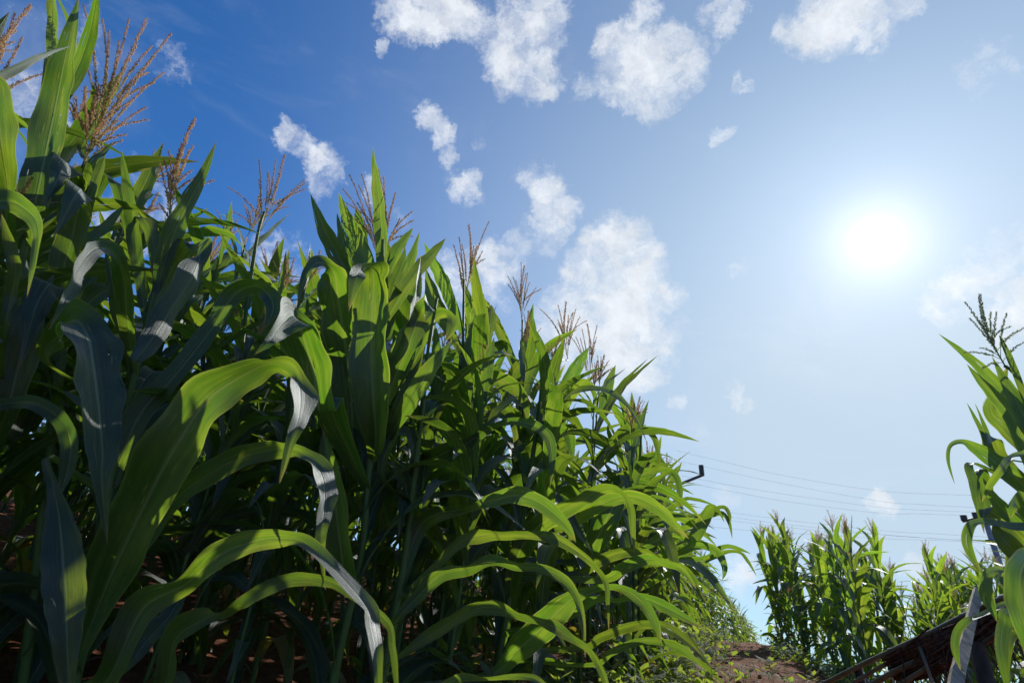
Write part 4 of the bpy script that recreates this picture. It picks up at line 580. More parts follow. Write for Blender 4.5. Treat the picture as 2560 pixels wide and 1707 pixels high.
TASSELS = [["P2",[[-1.59,1.502,1.813],[-1.633,1.455,2.593]],[[-1.669,1.425,2.559],[-1.731,1.393,2.491],[-1.695,1.409,2.449],[-1.599,1.502,2.506],[-1.569,1.506,2.455],[-1.558,1.568,2.434],[-1.542,1.536,2.324],[-1.725,1.446,2.264],[-1.719,1.471,2.164],[-1.642,1.416,2.402]],[4,0.5]],["P2",[[-1.546,1.47,1.79],[-1.601,1.41,2.13]],[[-1.491,1.506,2.151],[-1.507,1.559,2.141],[-1.492,1.409,2.097],[-1.509,1.462,2.135],[-1.467,1.469,1.962],[-1.463,1.46,1.922],[-1.575,1.362,2.017],[-1.519,1.462,2.02]],[5,0.6]],["P3",[[-1.213,1.536,1.602],[-1.272,1.488,2.082]],[[-1.29,1.458,1.827],[-1.218,1.433,1.807],[-1.277,1.494,1.937],[-1.219,1.518,1.863],[-1.159,1.561,1.863],[-1.243,1.477,1.666],[-1.175,1.505,1.826]],[5,0.3]],["P5",[[-1.343,2.264,2.109],[-1.352,2.259,2.693]],[[-1.45,2.207,2.607],[-1.398,2.27,2.669],[-1.211,2.299,2.549],[-1.222,2.334,2.531],[-1.544,2.21,2.39],[-1.495,2.244,2.263],[-1.237,2.255,2.336],[-1.389,2.18,2.43]],[4,0.4]],["P4",[[-0.632,2.089,1.845],[-0.746,2.051,2.448]],[[-0.838,2.092,2.463],[-0.645,2.093,2.352],[-0.836,2.094,2.384],[-0.855,2.044,2.219],[-0.849,2.043,2.165],[-0.586,2.057,2.162],[-0.541,2.189,2.163],[-0.769,1.962,2.157],[-0.701,2.027,2.389]],[7,0.6]],["P6",[[-0.306,2.75,2.126],[-0.34,2.747,2.71]],[[-0.409,2.692,2.511],[-0.279,2.814,2.609],[-0.23,2.71,2.495],[-0.216,2.827,2.521],[-0.364,2.741,2.554],[-0.394,2.758,2.485]],[9,0.35]],["P7",[[0.061,3.239,2.298],[0.042,3.24,2.78]],[[-0.033,3.303,2.727],[-0.063,3.212,2.595],[0.141,3.289,2.642],[0.17,3.161,2.546],[0.087,3.175,2.603],[-0.01,3.255,2.663]],[5,0.4]],["P9",[[0.403,3.419,2.142],[0.374,3.422,2.618]],[[0.272,3.363,2.42],[0.187,3.483,2.583],[0.477,3.399,2.495],[0.534,3.438,2.489],[0.323,3.505,2.645],[0.449,3.419,2.572]],[6,0.5]],["P10",[[0.618,3.866,2.165],[0.604,3.868,2.7]],[[0.524,3.941,2.619],[0.689,3.931,2.592],[0.572,3.933,2.695]],[6,0.5]],["P0",[[-1.891,1.394,1.836],[-1.939,1.325,2.427]],[[-1.842,1.298,2.216],[-1.87,1.423,1.972],[-1.95,1.309,2.363]],[6,0.6]],["PR1",[[2.092,2.002,1.613],[2.094,2.0,1.966]],[[2.086,2.078,1.894],[2.055,1.917,1.827],[2.155,1.97,1.862],[2.167,1.987,1.806],[2.161,1.928,1.767],[2.122,1.898,1.686],[1.974,2.044,1.688],[2.073,2.087,1.64],[2.01,2.002,1.694],[2.038,1.953,1.745]],[4,0.5]]]
HERO_LABELS = {
 "P0": "corn plant cut off by the left edge, only tassel tips and two leaves showing",
 "P1": "tall corn plant with the widest upright leaf, at the far left by the frame edge",
 "P2": "tall corn plant with the largest spreading double brown tassel, upper left",
 "P3": "big near corn plant whose long arching leaves cross the lower left foreground",
 "P4": "corn plant with broad folded upright leaves and a thin spear leaf, left of centre",
 "P5": "corn plant with a forked brown tassel, second tassel right of the biggest one",
 "P6": "corn plant with a dense upright bushy tassel standing right of the broad folded leaves",
 "P7": "corn plant with a small neat fan shaped tassel on a long thin bare stem",
 "P8": "corn plant with many long wavy leaves reaching over the path, low in the centre",
 "P9": "corn plant with broad sunlit yellow green leaves, low right of the centre",
 "P10": "corn plant whose drooping sunlit leaves form the right outline of the left field",
 "PR1": "tall corn plant at the right edge with a dark tassel against the sky",
 "PR2": "nearest corn plant in the lower right corner with one very large drooping leaf"
}
for name in STALKS:
    rng = random.Random(sum(map(ord, name)) * 7)
    pts = [Vector(p) for p in STALKS[name]]
    gx, gy = pts[0].x, pts[0].y
    foot = Vector((gx, gy, ground_z(gx, gy)))
    root = empty('corn_plant', foot)
    tag(root, HERO_LABELS[name], 'corn plant', 'corn plants nearest the path')
    loc = lambda p: Vector(p) - foot
    full = [Vector((0, 0, -0.05))] + [loc(p) for p in pts]
    top = [t_ for t_ in TASSELS if t_[0] == name]
    if not top: full.append(full[-1] + Vector((0, 0, 0.25)))
    stalk_mb(full, 0.0150, 0.0055, 8, 10).build('stalk', M['stalk'], root)
    for n_, P in LEAVES:
        if n_ != name: continue
        mb = MB(); Q = [loc(p[:3]) for p in P]; W = [Vector(p[3:]) for p in P]
        W[-1] = W[-2].normalized() * 0.0006
        hw = max(q.length for q in W)
        # the sheath clasps the stalk
        ribbon(mb, Q, W, rng, max(24, len(P) * 6), 9, 0.30, 0.15)
        mb.build('leaf', M['leaf'], root)
    # the plainer lower leaves, most of them turned away from the path
    away = math.atan2(foot.y, foot.x)
    nf = 14 if name in ('P4', 'P6', 'P7', 'P9', 'P5') else 9
    up = 3 if name == 'P1' else 0; nf += up
    for k in range(nf if name not in ('PR1', 'PR2') else 0):
        hgt = 0.06 + (0.62 if nf < 14 else 0.70) * (k + rng.random()) / nf; o = catmull(full, hgt); az = away + rng.uniform(-1.75, 1.75)
        th0, end, ln = R_(rng.uniform(18, 40)), R_(rng.uniform(95, 160)), rng.uniform(0.55, 0.85); wid = rng.uniform(0.030, 0.046)
        if k >= nf - up:                   # the upper leaves stand steeply
            hgt = 0.68 + 0.28 * rng.random(); o = catmull(full, hgt); az = rng.uniform(0, 6.28)
            th0, end, ln, wid = R_(rng.uniform(8, 20)), R_(rng.uniform(22, 85)), rng.uniform(0.42, 0.62), rng.uniform(0.024, 0.036)
        p = o.copy(); P = [o - Vector((0, 0, 0.03))]; W = []; sd = rng.gauss(0, 0.3)
        for q in range(10):
            s_ = q / 9; th = th0 + (end - th0) * smooth(0.15, 0.95, s_); a = az + sd * s_ * s_
            d = Vector((math.sin(th) * math.cos(a), math.sin(th) * math.sin(a), math.cos(th)))
            if q: p = p + d * ln / 9; P.append(p.copy())
            lat = Vector((-math.sin(a), math.cos(a), 0)); lat.rotate(Quaternion(d, sd * 2 * s_))
            W.append(lat * wid * max(0.012, (0.5 + 1.45 * s_) if s_ < 0.345 else 1 - ((s_ - 0.345) / 0.655) ** 1.9))
        mb = MB(); ribbon(mb, P, W, rng, 20, 7, 0.24, 0.10); mb.build('leaf', M['leaf'], root)
    for t_ in top:
        b, e = loc(t_[1][0]), loc(t_[1][1])
        tm = make_tassel(b, e, [loc(q) for q in t_[2]], rng, t_[3][0], t_[3][1], 1.25, 1.12)
        tm.build('tassel', M['green_tassel' if name == 'PR1' else 'tassel'], root)
        end = full[-1]
        if (b - end).length > 0.01:
            mb = MB(); mb.tube([end, (end + b) / 2, b], [0.0055, 0.0045, 0.0036], 8); mb.build('tassel_stem', M['tassel_stem'], root)

# ------------------------------------------------------------------ corn plants of the rows
def plant_spec(rng, H, n_leaves=12, upright=0.0, lw=1.0):
    """list of leaves (centre line, half-width vectors), plus stalk line, of a corn plant standing at the origin"""
    lean = Vector((rng.uniform(-0.05, 0.05), rng.uniform(-0.05, 0.05), 0))
    stalk = [Vector((0, 0, -0.05)), Vector((0, 0, H * 0.33)) + lean * 0.3, Vector((0, 0, H * 0.66)) + lean, Vector((0, 0, H)) + lean * 2]
    leaves = []; plane = rng.uniform(0, 6.28)
    for i in range(n_leaves):
        f = i / (n_leaves - 1)
        h = 0.10 + 0.86 * f ** 0.92
        az = plane + (math.pi if i % 2 else 0) + rng.gauss(0, 0.35)
        o = catmull(stalk, h)
        ln = (0.62 + 0.42 * math.sin(math.pi * (0.12 + 0.75 * f))) * rng.uniform(0.85, 1.12) * (1 - 0.38 * max(0, f - 0.72) / 0.28)
        if f < 0.2: ln *= 0.75
        wid = (0.030 + 0.017 * math.sin(math.pi * min(1, 0.15 + 0.8 * f))) * rng.uniform(0.85, 1.2) * lw
        th0 = R_(32 - 18 * f + rng.uniform(-7, 7)) * (1 - 0.35 * upright)
        end = R_(150 - 118 * max(0, f - 0.45) / 0.55 * (0.6 + 0.6 * rng.random()) + rng.uniform(-25, 15)) * (1 - 0.45 * upright * f)
        brk = rng.uniform(0.38, 0.68); sharp = rng.uniform(4, 13)
        tw = rng.uniform(-1.5, 1.5) * (1.2 - f); side = rng.gauss(0, 0.35)
        p = o.copy(); P = [o - Vector((0, 0, 0.03))]; W = []; N = 11; az0 = az
        for k in range(N):
            s = k / (N - 1)
            th = th0 + (end - th0) * (1 / (1 + math.exp(-sharp * (s - brk))))
            a = az + side * s * s
            d = Vector((math.sin(th) * math.cos(a), math.sin(th) * math.sin(a), math.cos(th)))
            if k: p = p + d * ln / (N - 1)
            P.append(p.copy()) if k else None
            lat = Vector((-math.sin(a), math.cos(a), 0)); lat.rotate(Quaternion(d, tw * s * s))
            prof = (0.50 + 1.45 * s) if s < 0.345 else max(0.0, 1 - ((s - 0.345) / 0.655) ** 1.9)
            W.append(lat * wid * max(prof, 0.012))
        leaves.append((P, W))
    return stalk, leaves
def variant(seed, H, detail, upright=0.0, lw=1.0, n_leaves=12, dry=0.0, tass=True, lm='leaf'):
    rng = random.Random(seed); stalk, leaves = plant_spec(rng, H, n_leaves, upright, lw)
    v = {'stalk': stalk_mb(stalk, 0.0135, 0.005, 8, 7 if detail else 5).mesh('stalk', M['stalk']), 'leaves': []}
    if detail:
        for i, (P, W) in enumerate(leaves):
            mb = MB(); ribbon(mb, P, W, rng, 20, 5, 0.24, 0.10)
            v['leaves'].append(mb.mesh('leaf', M['leaf_yellow'] if (i == 0 and rng.random() < dry) else M['leaf']))
    else:
        mb = MB()
        for P, W in leaves: ribbon(mb, P, W, rng, 12, 3, 0.24, 0.10)
        v['leaves'].append(mb.mesh('foliage', M[lm]))
        if rng.random() < dry:
            mb = MB(); P, W = leaves[0]; ribbon(mb, P, W, rng, 12, 3, 0.24, 0.1); v['dry'] = mb.mesh('dead_leaf', M['leaf_yellow'])
    if detail and seed % 2:
        o = catmull(stalk, 0.44); a = rng.uniform(0, 6.28); d = Vector((math.cos(a) * 0.34, math.sin(a) * 0.34, 1)).normalized()
        mb = MB(); L_ = 0.21; prof = [0.010, 0.019, 0.024, 0.025, 0.023, 0.018, 0.011, 0.004]
        mb.tube([o + d * L_ * k / 7 + Vector((math.cos(a), math.sin(a), 0)) * 0.012 for k in range(8)], prof, 9)
        v['ear'] = mb.mesh('ear', M['stalk'])
        mb = MB(); e = o + d * L_ + Vector((math.cos(a), math.sin(a), 0)) * 0.012
        for k in range(26):
            q = (d + Vector((rng.gauss(0, .5), rng.gauss(0, .5), rng.gauss(0, .2)))).normalized(); l_ = rng.uniform(0.03, 0.075)
            mb.tube([e - d * 0.01, e + q * l_ * 0.6, e + q * l_ + Vector((0, 0, -l_ * 0.6))], [0.0012, 0.001, 0.0006], 3, False)
        v['silk'] = mb.mesh('silk', M['silk'])
    if tass:
        d = Vector((rng.uniform(-0.16, 0.16), rng.uniform(-0.16, 0.16), 1)).normalized(); b = stalk[-1] - Vector((0, 0, 0.02))
        tm = MB()
        t = make_tassel(b + d * 0.10, b + d * rng.uniform(0.42, 0.50), [], rng, rng.randint(9, 14), rng.uniform(0.45, 0.8), 0.8 if detail else 0.3, 1.35 if detail else 1.8)
        t.tube([b - d * 0.02, b + d * 0.05, b + d * 0.11], [0.0045, 0.004, 0.0034], 5)
        v['tassel'] = t.mesh('tassel', M['tassel'])
    return v
def place(v, x, y, rz, sc, label, group, tilt=0.0):
    root = empty('corn_plant', (x, y, ground_z(x, y)), rz); root.scale = (sc, sc, sc)
    root.rotation_euler = (tilt * math.cos(rz), tilt * math.sin(rz), rz)
    tag(root, label, 'corn plant', group)
    link('stalk', v['stalk'], root)
    for me in v['leaves']: link(me.name.split('.')[0], me, root)
    if 'dry' in v: link('dead_leaf', v['dry'], root)
    if 'ear' in v: link('silk', v['silk'], link('ear', v['ear'], root))
    if 'tassel' in v: link('tassel', v['tassel'], root)
    return root
NEARV = [variant(100 + i, 2.05 + 0.08 * (i % 3), True, 0.35 if i % 2 else 0.0, 1.25, 14, 0.6, i % 5 != 4) for i in range(10)]
FARV = [variant(300 + i, 2.0 + 0.08 * (i % 3), False, 0.2, 1.2, 14, 0.5) for i in range(8)]
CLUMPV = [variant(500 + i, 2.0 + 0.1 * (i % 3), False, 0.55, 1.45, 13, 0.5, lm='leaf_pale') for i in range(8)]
# arc length along the field edge
EV = [Vector((a, b, 0)) for a, b in EDGE]
def along(dist):
    for a, b in zip(EV, EV[1:]):
        l = (b - a).length
        if dist <= l: t = (b - a).normalized(); return a + t * dist, t
        dist -= l
    t = (EV[-1] - EV[-2]).normalized(); return EV[-1] + t * dist, t
HEROXY = [Vector((STALKS[k][0][0], STALKS[k][0][1], 0)) for k in STALKS]
rng = random.Random(5)
GEN = [(0, 2.2, 37, 0.26), (1, 1.8, 25, 0.26), (2, 1.0, 21, 0.26), (3, 0.4, 19, 0.28), (4, 0.0, 17, 0.3), (5, 0.0, 15, 0.34), (6, 0.0, 15, 0.36), (7, 0.0, 15, 0.38), (8, 0.0, 11, 0.4), (9, 0.0, 11, 0.4), (10, 0.0, 11, 0.42), (11, 0.0, 11, 0.45), (12, 0.0, 11, 0.45)]
MASS = []
TOPS = [(-9, 38.5), (0.7, 34.0), (6.2, 30.5), (14.8, 20.8), (19.4, 14.8), (21, 11.5), (24, 9.0)]
for row, start, stop, step in GEN:
    s = start
    while s < stop:
        p, t = along(s); nrm = Vector((-t.y, t.x, 0))
        q = p + nrm * (row * 0.62 + rng.gauss(0, 0.06)) + t * rng.gauss(0, 0.05)
        s += step * (1 + 0.02 * max(0, s - 10)) * rng.uniform(0.85, 1.15)
        d = q.length; az = math.degrees(math.atan2(q.x, q.y))
        lim = 2.3 if az < -4 else (3.0 if az < 10 else 3.6)
        low = (d < 2.85 and az < -4) or (d < 3.4 and -4 <= az < 10)
        if min((q - h).length for h in HEROXY) < 0.16 or d < lim: continue
        sc = rng.uniform(0.80, 0.95) * (0.97 if d < 4.2 else 0.80 if d < 6.6 else 0.88) * (0.74 if low else 1.0)
        if row < 2 and -9 < az < 24:      # the field gets lower towards its far end
            el = next(e0 + (e1 - e0) * (az - a0) / (a1 - a0) for (a0, e0), (a1, e1) in zip(TOPS, TOPS[1:]) if a0 <= az <= a1)
            sc = min(sc, max(0.56, (0.5 + d * math.tan(R_(el)) - ground_z(q.x, q.y)) / 2.5)) * rng.uniform(0.94, 1.0)
        if (row >= 2 and d > 4.2) or (row == 1 and d > 11): MASS.append((q.copy(), rng.uniform(0, 6.28), sc, rng.gauss(0, 0.04))); continue
        near = d < 6.5 and row < 2 or d < 4.0
        v = rng.choice(NEARV if near else FARV)
        if row == 0: lab, grp = 'tall corn plant in the front row of the big left field, along the path', 'corn plants along the path edge of the left field'
        elif row == 1: lab, grp = 'corn plant in the second row of the big left field, partly hidden', 'corn plants in the second row of the left field'
        else: lab, grp = 'corn plant deep in the big left field, behind its first two rows', 'corn plants deep inside the left field'
        place(v, q.x, q.y, rng.uniform(0, 6.28), sc, lab, grp, rng.gauss(0, 0.04))
# low drooping plants at the very edge of the path
for x, y, sc in ((0.2, 2.38, 0.62), (0.42, 2.8, 0.66), (0.72, 3.05, 0.64), (-0.12, 2.1, 0.6), (0.98, 3.75, 0.7), (1.15, 4.3, 0.72), (0.55, 3.3, 0.74), (0.05, 2.75, 0.7), (1.3, 4.8, 0.7)):
    place(rng.choice(NEARV[::2]), x, y, rng.uniform(0, 6.28), sc, 'low corn plant with drooping leaves at the foot of the left field, beside the path', 'low corn plants beside the path', rng.gauss(0, 0.05))
for x, y, sc in ((-0.45, 2.35, 0.74), (-0.78, 2.2, 0.70), (-0.2, 2.52, 0.78), (-1.02, 2.02, 0.64), (-0.62, 2.05, 0.55), (-0.3, 2.15, 0.58), (-1.85, 1.6, 0.78), (-2.2, 1.85, 0.8), (-1.75, 2.0, 0.8), (-2.0, 1.35, 0.78), (-1.35, 1.78, 0.58), (-1.1, 2.32, 0.74), (-0.92, 1.78, 0.48), (-1.55, 1.45, 0.55), (-1.45, 2.3, 0.78), (-0.7, 1.82, 0.42)):
    place(rng.choice(NEARV), x, y, rng.uniform(0, 6.28), sc, 'shorter corn plant standing just behind the big near plants at the left', 'shorter corn plants behind the near ones', rng.gauss(0, 0.05))
# the back of the field, plant behind plant
def corn_mass():
    rg = random.Random(77); mb = MB(); specs = [plant_spec(random.Random(900 + i), 2.0 + 0.1 * (i % 3), 12, 0.25, 1.05) for i in range(6)]
    tm = MB()
    for q, rz, sc, tilt in MASS:
        stalk, leaves = rg.choice(specs); z = ground_z(q.x, q.y)
        mt = Matrix.Translation((q.x, q.y, z)) @ Matrix.Rotation(rz, 4, 'Z') @ Matrix.Rotation(tilt, 4, 'X') @ Matrix.Scale(sc, 4); m3 = mt.to_3x3()
        S_ = [mt @ p for p in stalk]
        mb.tube([catmull(S_, k / 4) for k in range(5)], [0.012 - 0.0016 * k for k in range(5)], 5, False)
        for P, W in leaves: ribbon(mb, [mt @ p for p in P], [m3 @ x * 1.15 for x in W], rg, 9, 3, 0.24, 0.1)
        b = S_[-1]; e = b + Vector((rg.gauss(0, .05), rg.gauss(0, .05), rg.uniform(0.36, 0.46)))
        t_ = make_tassel(b, e, [], rg, rg.randint(6, 10), 0.6, 0.13, 1.6); k = len(tm.v)
        tm.v += t_.v; tm.f += [tuple(k + i for i in f) for f in t_.f]; tm.uv += t_.uv
    root = tag(mb.build('corn_field', M['leaf']), 'dense mass of corn filling the back of the big left field', None, None, 'stuff')
    tm.build('tassel_mass', M['tassel'], root)
corn_mass()
# the stand of corn on the crest right of the path
def stand(n, az0, az1, d0, d1, label, group, seed, vs, sc=(0.93, 1.07), mind=0.24):
    rg = random.Random(seed); done = []; tries = 0
    while len(done) < n and tries < 5000:
        tries += 1
        a = R_(rg.uniform(az0, az1)); d = rg.uniform(d0, d1); x, y = d * math.sin(a), d * math.cos(a)
        if any((x - p) ** 2 + (y - q) ** 2 < mind ** 2 for p, q in done): continue
        done.append((x, y))
        place(rg.choice(vs), x, y, rg.uniform(0, 6.28), rg.uniform(*sc), label, group, rg.gauss(0, 0.04))
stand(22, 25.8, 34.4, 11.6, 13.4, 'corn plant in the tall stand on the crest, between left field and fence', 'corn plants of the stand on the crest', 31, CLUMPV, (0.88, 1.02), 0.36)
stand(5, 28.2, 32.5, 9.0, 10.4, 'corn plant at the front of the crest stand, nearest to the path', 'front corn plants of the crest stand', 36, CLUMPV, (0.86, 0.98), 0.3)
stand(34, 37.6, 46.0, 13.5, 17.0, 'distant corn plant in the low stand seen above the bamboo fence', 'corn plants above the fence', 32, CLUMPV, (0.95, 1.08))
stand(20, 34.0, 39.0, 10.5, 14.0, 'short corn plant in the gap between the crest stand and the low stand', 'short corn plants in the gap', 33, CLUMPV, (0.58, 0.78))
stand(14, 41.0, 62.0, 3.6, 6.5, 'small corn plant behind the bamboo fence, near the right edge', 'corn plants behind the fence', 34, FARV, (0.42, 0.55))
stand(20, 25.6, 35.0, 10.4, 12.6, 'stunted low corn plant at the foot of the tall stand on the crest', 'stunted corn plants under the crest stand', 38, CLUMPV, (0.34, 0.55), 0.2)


# ------------------------------------------------------------------ fence, plank, poles, cables
D = {"rails":[[[[1.686,3.35,0.259],[1.731,3.157,0.335],[1.763,2.907,0.427],[1.779,2.66,0.505],[1.777,2.417,0.574],[1.786,2.221,0.639],[1.757,1.984,0.693],[1.72,1.814,0.728]],0.0155],[[[1.68,3.07,0.289],[1.728,2.928,0.354],[1.763,2.766,0.429],[1.794,2.625,0.494],[1.791,2.444,0.552]],0.011],[[[1.695,2.831,0.326],[1.729,2.752,0.373],[1.746,2.622,0.428],[1.771,2.508,0.475]],0.015],[[[1.726,2.635,0.359],[1.742,2.588,0.387],[1.757,2.505,0.429],[1.773,2.42,0.471]],0.012],[[[1.768,2.362,0.475],[1.781,2.225,0.528],[1.754,2.053,0.58],[1.745,1.928,0.626]],0.013]],"thatch":[[1.776,2.71,0.481],[1.785,1.999,0.695],[1.779,1.977,0.6],[1.793,2.651,0.372]],"thatch_mid":[1.799,2.338,0.465],"stick":[[1.75,2.437,0.528],[1.745,2.416,0.46],[1.738,2.396,0.393]],"post":[[1.738,2.131,0.551],[1.719,2.108,0.42]],"plank":[[1.777,2.099,0.73],[1.582,1.936,0.613],[1.351,1.736,0.485],[1.234,1.637,0.412]],"poleR":[[18.024,20.103,5.353],[18.05,20.08,3.303]],"armR":[[17.151,20.07,4.992],[18.48,20.23,5.334]],"armR2":[[17.66,19.892,4.328],[18.556,20.161,4.302]],"insR":[[[17.185,20.041,5.015],[17.188,20.038,5.194]],[[17.725,20.102,5.133],[17.72,20.106,5.348]],[[18.349,20.214,5.286],[18.351,20.212,5.483]]],"poleL":[[7.778,23.759,6.775],[7.981,23.692,4.321]],"armL":[[6.86,24.456,5.906],[8.729,22.999,6.661]],"insL":[[[8.665,23.023,6.627],[8.659,23.026,7.062]],[[7.003,24.312,5.96],[6.971,24.321,6.421]]],"tree":[[40.514,44.257,7.882]],"cables":[[[7.859,23.733,7.847],[9.955,23.293,7.364],[12.068,22.686,6.843],[15.254,21.452,6.217],[17.891,20.127,6.005],[18.167,19.974,5.968]],[[7.312,23.907,7.511],[8.896,23.615,7.204],[12.05,22.754,6.504],[15.206,21.519,5.824],[16.27,21.013,5.701],[17.743,20.239,5.571],[18.089,20.044,5.546]],[[8.002,23.685,6.721],[9.862,23.313,6.398],[11.974,22.736,6.066],[15.169,21.55,5.578],[16.249,21.061,5.496],[17.856,20.253,5.404]],[[7.985,23.69,6.44],[9.844,23.334,6.149],[11.952,22.778,5.782],[15.164,21.619,5.368],[16.263,21.131,5.36],[17.589,20.485,5.305]],[[7.527,23.84,5.522],[10.929,23.089,5.124],[15.004,21.613,4.699],[16.597,20.861,4.61],[18.011,20.114,4.506]],[[7.515,23.844,5.305],[10.912,23.102,4.944],[14.986,21.639,4.549],[16.576,20.896,4.441],[17.926,20.19,4.357]],[[7.903,23.718,5.049],[10.876,23.061,4.807],[12.943,22.409,4.636],[14.994,21.599,4.543],[16.559,20.877,4.432],[17.987,20.136,4.375]],[[7.483,23.854,4.681],[10.867,23.121,4.535],[14.959,21.651,4.401],[16.56,20.899,4.377],[17.946,20.173,4.31]]]}
def V(p): return Vector(p)
def bamboo(mb, pts, r):
    P = [V(p) for p in pts]; C, Rr = [], []; N = 60
    L = sum((P[i + 1] - P[i]).length for i in range(len(P) - 1)); k_n = max(3, round(L / 0.24))
    for k in range(N * 2 + 1):
        s = k / (N * 2); C.append(catmull(P, s)); q = (s * k_n) % 1.0
        Rr.append(r * (1.0 + (0.22 if min(q, 1 - q) < 0.03 else 0.0)) * (1 + 0.05 * math.sin(s * 17)))
    mb.tube(C, Rr, 12, True, 0, L)
def build_fence():
    rg = random.Random(3)
    a = V(D['rails'][0][0][0]); root = empty('bamboo_fence', (a.x, a.y, ground_z(a.x, a.y))); o = root.location.copy()
    tag(root, 'sagging fence of old bamboo rails and dark brown thatch in the lower right corner', 'fence')
    for pts, r in D['rails']:
        mb = MB(); bamboo(mb, [V(p) - o for p in pts], r * 0.72); mb.build('rail', M['bamboo'], root)
    A, B, Cc, E = [V(p) - o for p in D['thatch']]; mid = V(D['thatch_mid']) - o
    mb = MB(); up = (B - A).cross(E - A).normalized()
    for k in range(800):
        v = rg.random() ** 0.8; u0 = rg.uniform(-0.03, 0.6); u1 = min(1.04, u0 + rg.uniform(0.3, 0.9))
        def pt(u, v): return (A * (1 - u) + B * u) * (1 - v) + (E * (1 - u) + Cc * u) * v
        # the lower edge sags in the middle
        def sag(u, v): return pt(u, v * (0.72 + 0.28 * math.sin(3.1 * u + 0.5)))
        v2 = v + rg.gauss(0, 0.09)
        p0, p1 = sag(u0, v), sag(u1, v2); off = up * rg.uniform(-0.025, 0.03)
        mb.tube([p0 + off, (p0 + p1) / 2 + off + Vector((0, 0, -0.012 * rg.random())), p1 + off + up * rg.gauss(0, 0.01)], [rg.uniform(0.0015, 0.0045)] * 3, 5, True)
    for k in range(150):
        u = rg.random(); p = (A * (1 - u) + B * u); ln = rg.uniform(0.05, 0.30)
        d = Vector((rg.gauss(0.1, 0.25), rg.gauss(0, 0.15), -1)).normalized(); off = up * rg.uniform(-0.03, 0.03)
        mb.tube([p + off, p + off + d * ln * 0.5, p + off + d * ln + Vector((0.02, 0, 0))], [0.0022, 0.0018, 0.001], 4, False)
    mb.build('thatch', M['thatch'], root)
    mb = MB(); mb.tube([V(p) - o for p in D['stick']], [0.0075, 0.007, 0.0065], 7); mb.build('stick', M['wood'], root)
    a, b = [V(p) for p in D['post']]; d = (b - a).normalized()
    end = a.copy()
    while end.z > ground_z(end.x, end.y) - 0.1 and (end - a).length < 3: end += d * 0.03
    mb = MB(); mb.tube([a - o, (a + end) / 2 - o, end - o], [0.026, 0.029, 0.031], 9); mb.build('post', M['dark_wood'], root)
    # a second post carries the low end
    q = V(D['rails'][0][0][2]); mb = MB(); mb.tube([q - o + Vector((0.02, 0.03, 0)), Vector((q.x, q.y, ground_z(q.x, q.y) - 0.1)) - o + Vector((0.03, 0.03, 0))], [0.02, 0.022], 8); mb.build('post', M['dark_wood'], root)
build_fence()
def build_plank():
    P = [V(p) for p in D['plank']]; d = (P[-1] - P[-2]).normalized(); end = P[-1].copy()
    while end.z > ground_z(end.x, end.y) - 0.02 and (end - P[-1]).length < 3: end += d * 0.03
    P.append(end); root = P[-1].copy()
    mb = MB(); n = len(P); view = (P[0] - CAM).normalized(); rg = random.Random(9)
    secs = 40; rows = []
    for k in range(secs):
        s = k / (secs - 1); c = catmull(P, s); t = (catmull(P, min(1, s + .02)) - catmull(P, max(0, s - .02))).normalized()
        lat = t.cross(Vector((0.55, 0.75, 0.2))).normalized(); nn = t.cross(lat).normalized()
        hw = 0.0125 + 0.0045 * s; th = 0.008
        e1, e2 = rg.uniform(-0.0007, 0.0007), rg.uniform(-0.0007, 0.0007)
        rows.append([c - root + lat * (-hw + e1) - nn * th, c - root - nn * (th + rg.uniform(0, .0004)), c - root + lat * (hw + e2) - nn * th, c - root + lat * (hw + e2) + nn * th, c - root + nn * (th + rg.uniform(0, .0004)), c - root + lat * (-hw + e1) + nn * th])
    # the broken top end is slanted
    for q in (0, 5): rows[0][q] += Vector((0, 0, -0.02))
    for r in rows: mb.v += r
    for k in range(secs - 1):
        for j in range(6):
            a = k * 6 + j; b = k * 6 + (j + 1) % 6; mb.quad((a, b, b + 6, a + 6))
    mb.quad((5, 4, 3, 2, 1, 0)); e = (secs - 1) * 6; mb.quad(tuple(e + j for j in range(6)))
    o = mb.build('wooden_plank', M['wood'], None, False); o.location = root
    tag(o, 'grey weathered wooden plank leaning steeply across the bamboo fence', 'plank')
build_plank()
def pole(pa, pb, arms, ins, label):
    a, b = V(pa), V(pb); d = (b - a).normalized(); end = b.copy()
    while end.z > ground_z(end.x, end.y) - 0.3 and (end - a).length < 20: end += d * 0.1
    root = empty('utility_pole', end); tag(root, label, 'utility pole', 'utility poles carrying the cables'); o = end
    mb = MB(); mb.tube([a - d * 0.15 - o, (a + end) / 2 - o, end - o], [0.085, 0.105, 0.13], 12); mb.build('pole', M['concrete'], root)
    for p, q in arms:
        p, q = V(p) - o, V(q) - o; t = (q - p); l = t.length; t.normalize(); z = Vector((0, 0, 1)); s = t.cross(z).normalized(); z = s.cross(t)
        mb = MB(); mb.box((p + q) / 2, t * l / 2, s * 0.05, z * 0.05); bevel(mb.build('crossarm', M['steel'], root, False), 0.01)
    for p, q in ins:
        p, q = V(p) - o, V(q) - o; mb = MB(); C = [p + (q - p) * k / 8 for k in range(9)]
        mb.tube(C, [0.095 if k % 2 else 0.115 for k in range(9)], 12); mb.build('insulator', M['steel'], root)
    return root
pole(D['poleR'][0], D['poleR'][1], [D['armR'], D['armR2']], D['insR'], 'grey utility pole with two crossarms standing behind the corn at the right edge')
pole(D['poleL'][0], D['poleL'][1], [D['armL']], D['insL'], 'utility pole hidden by the left field, only the tip of its crossarm showing')
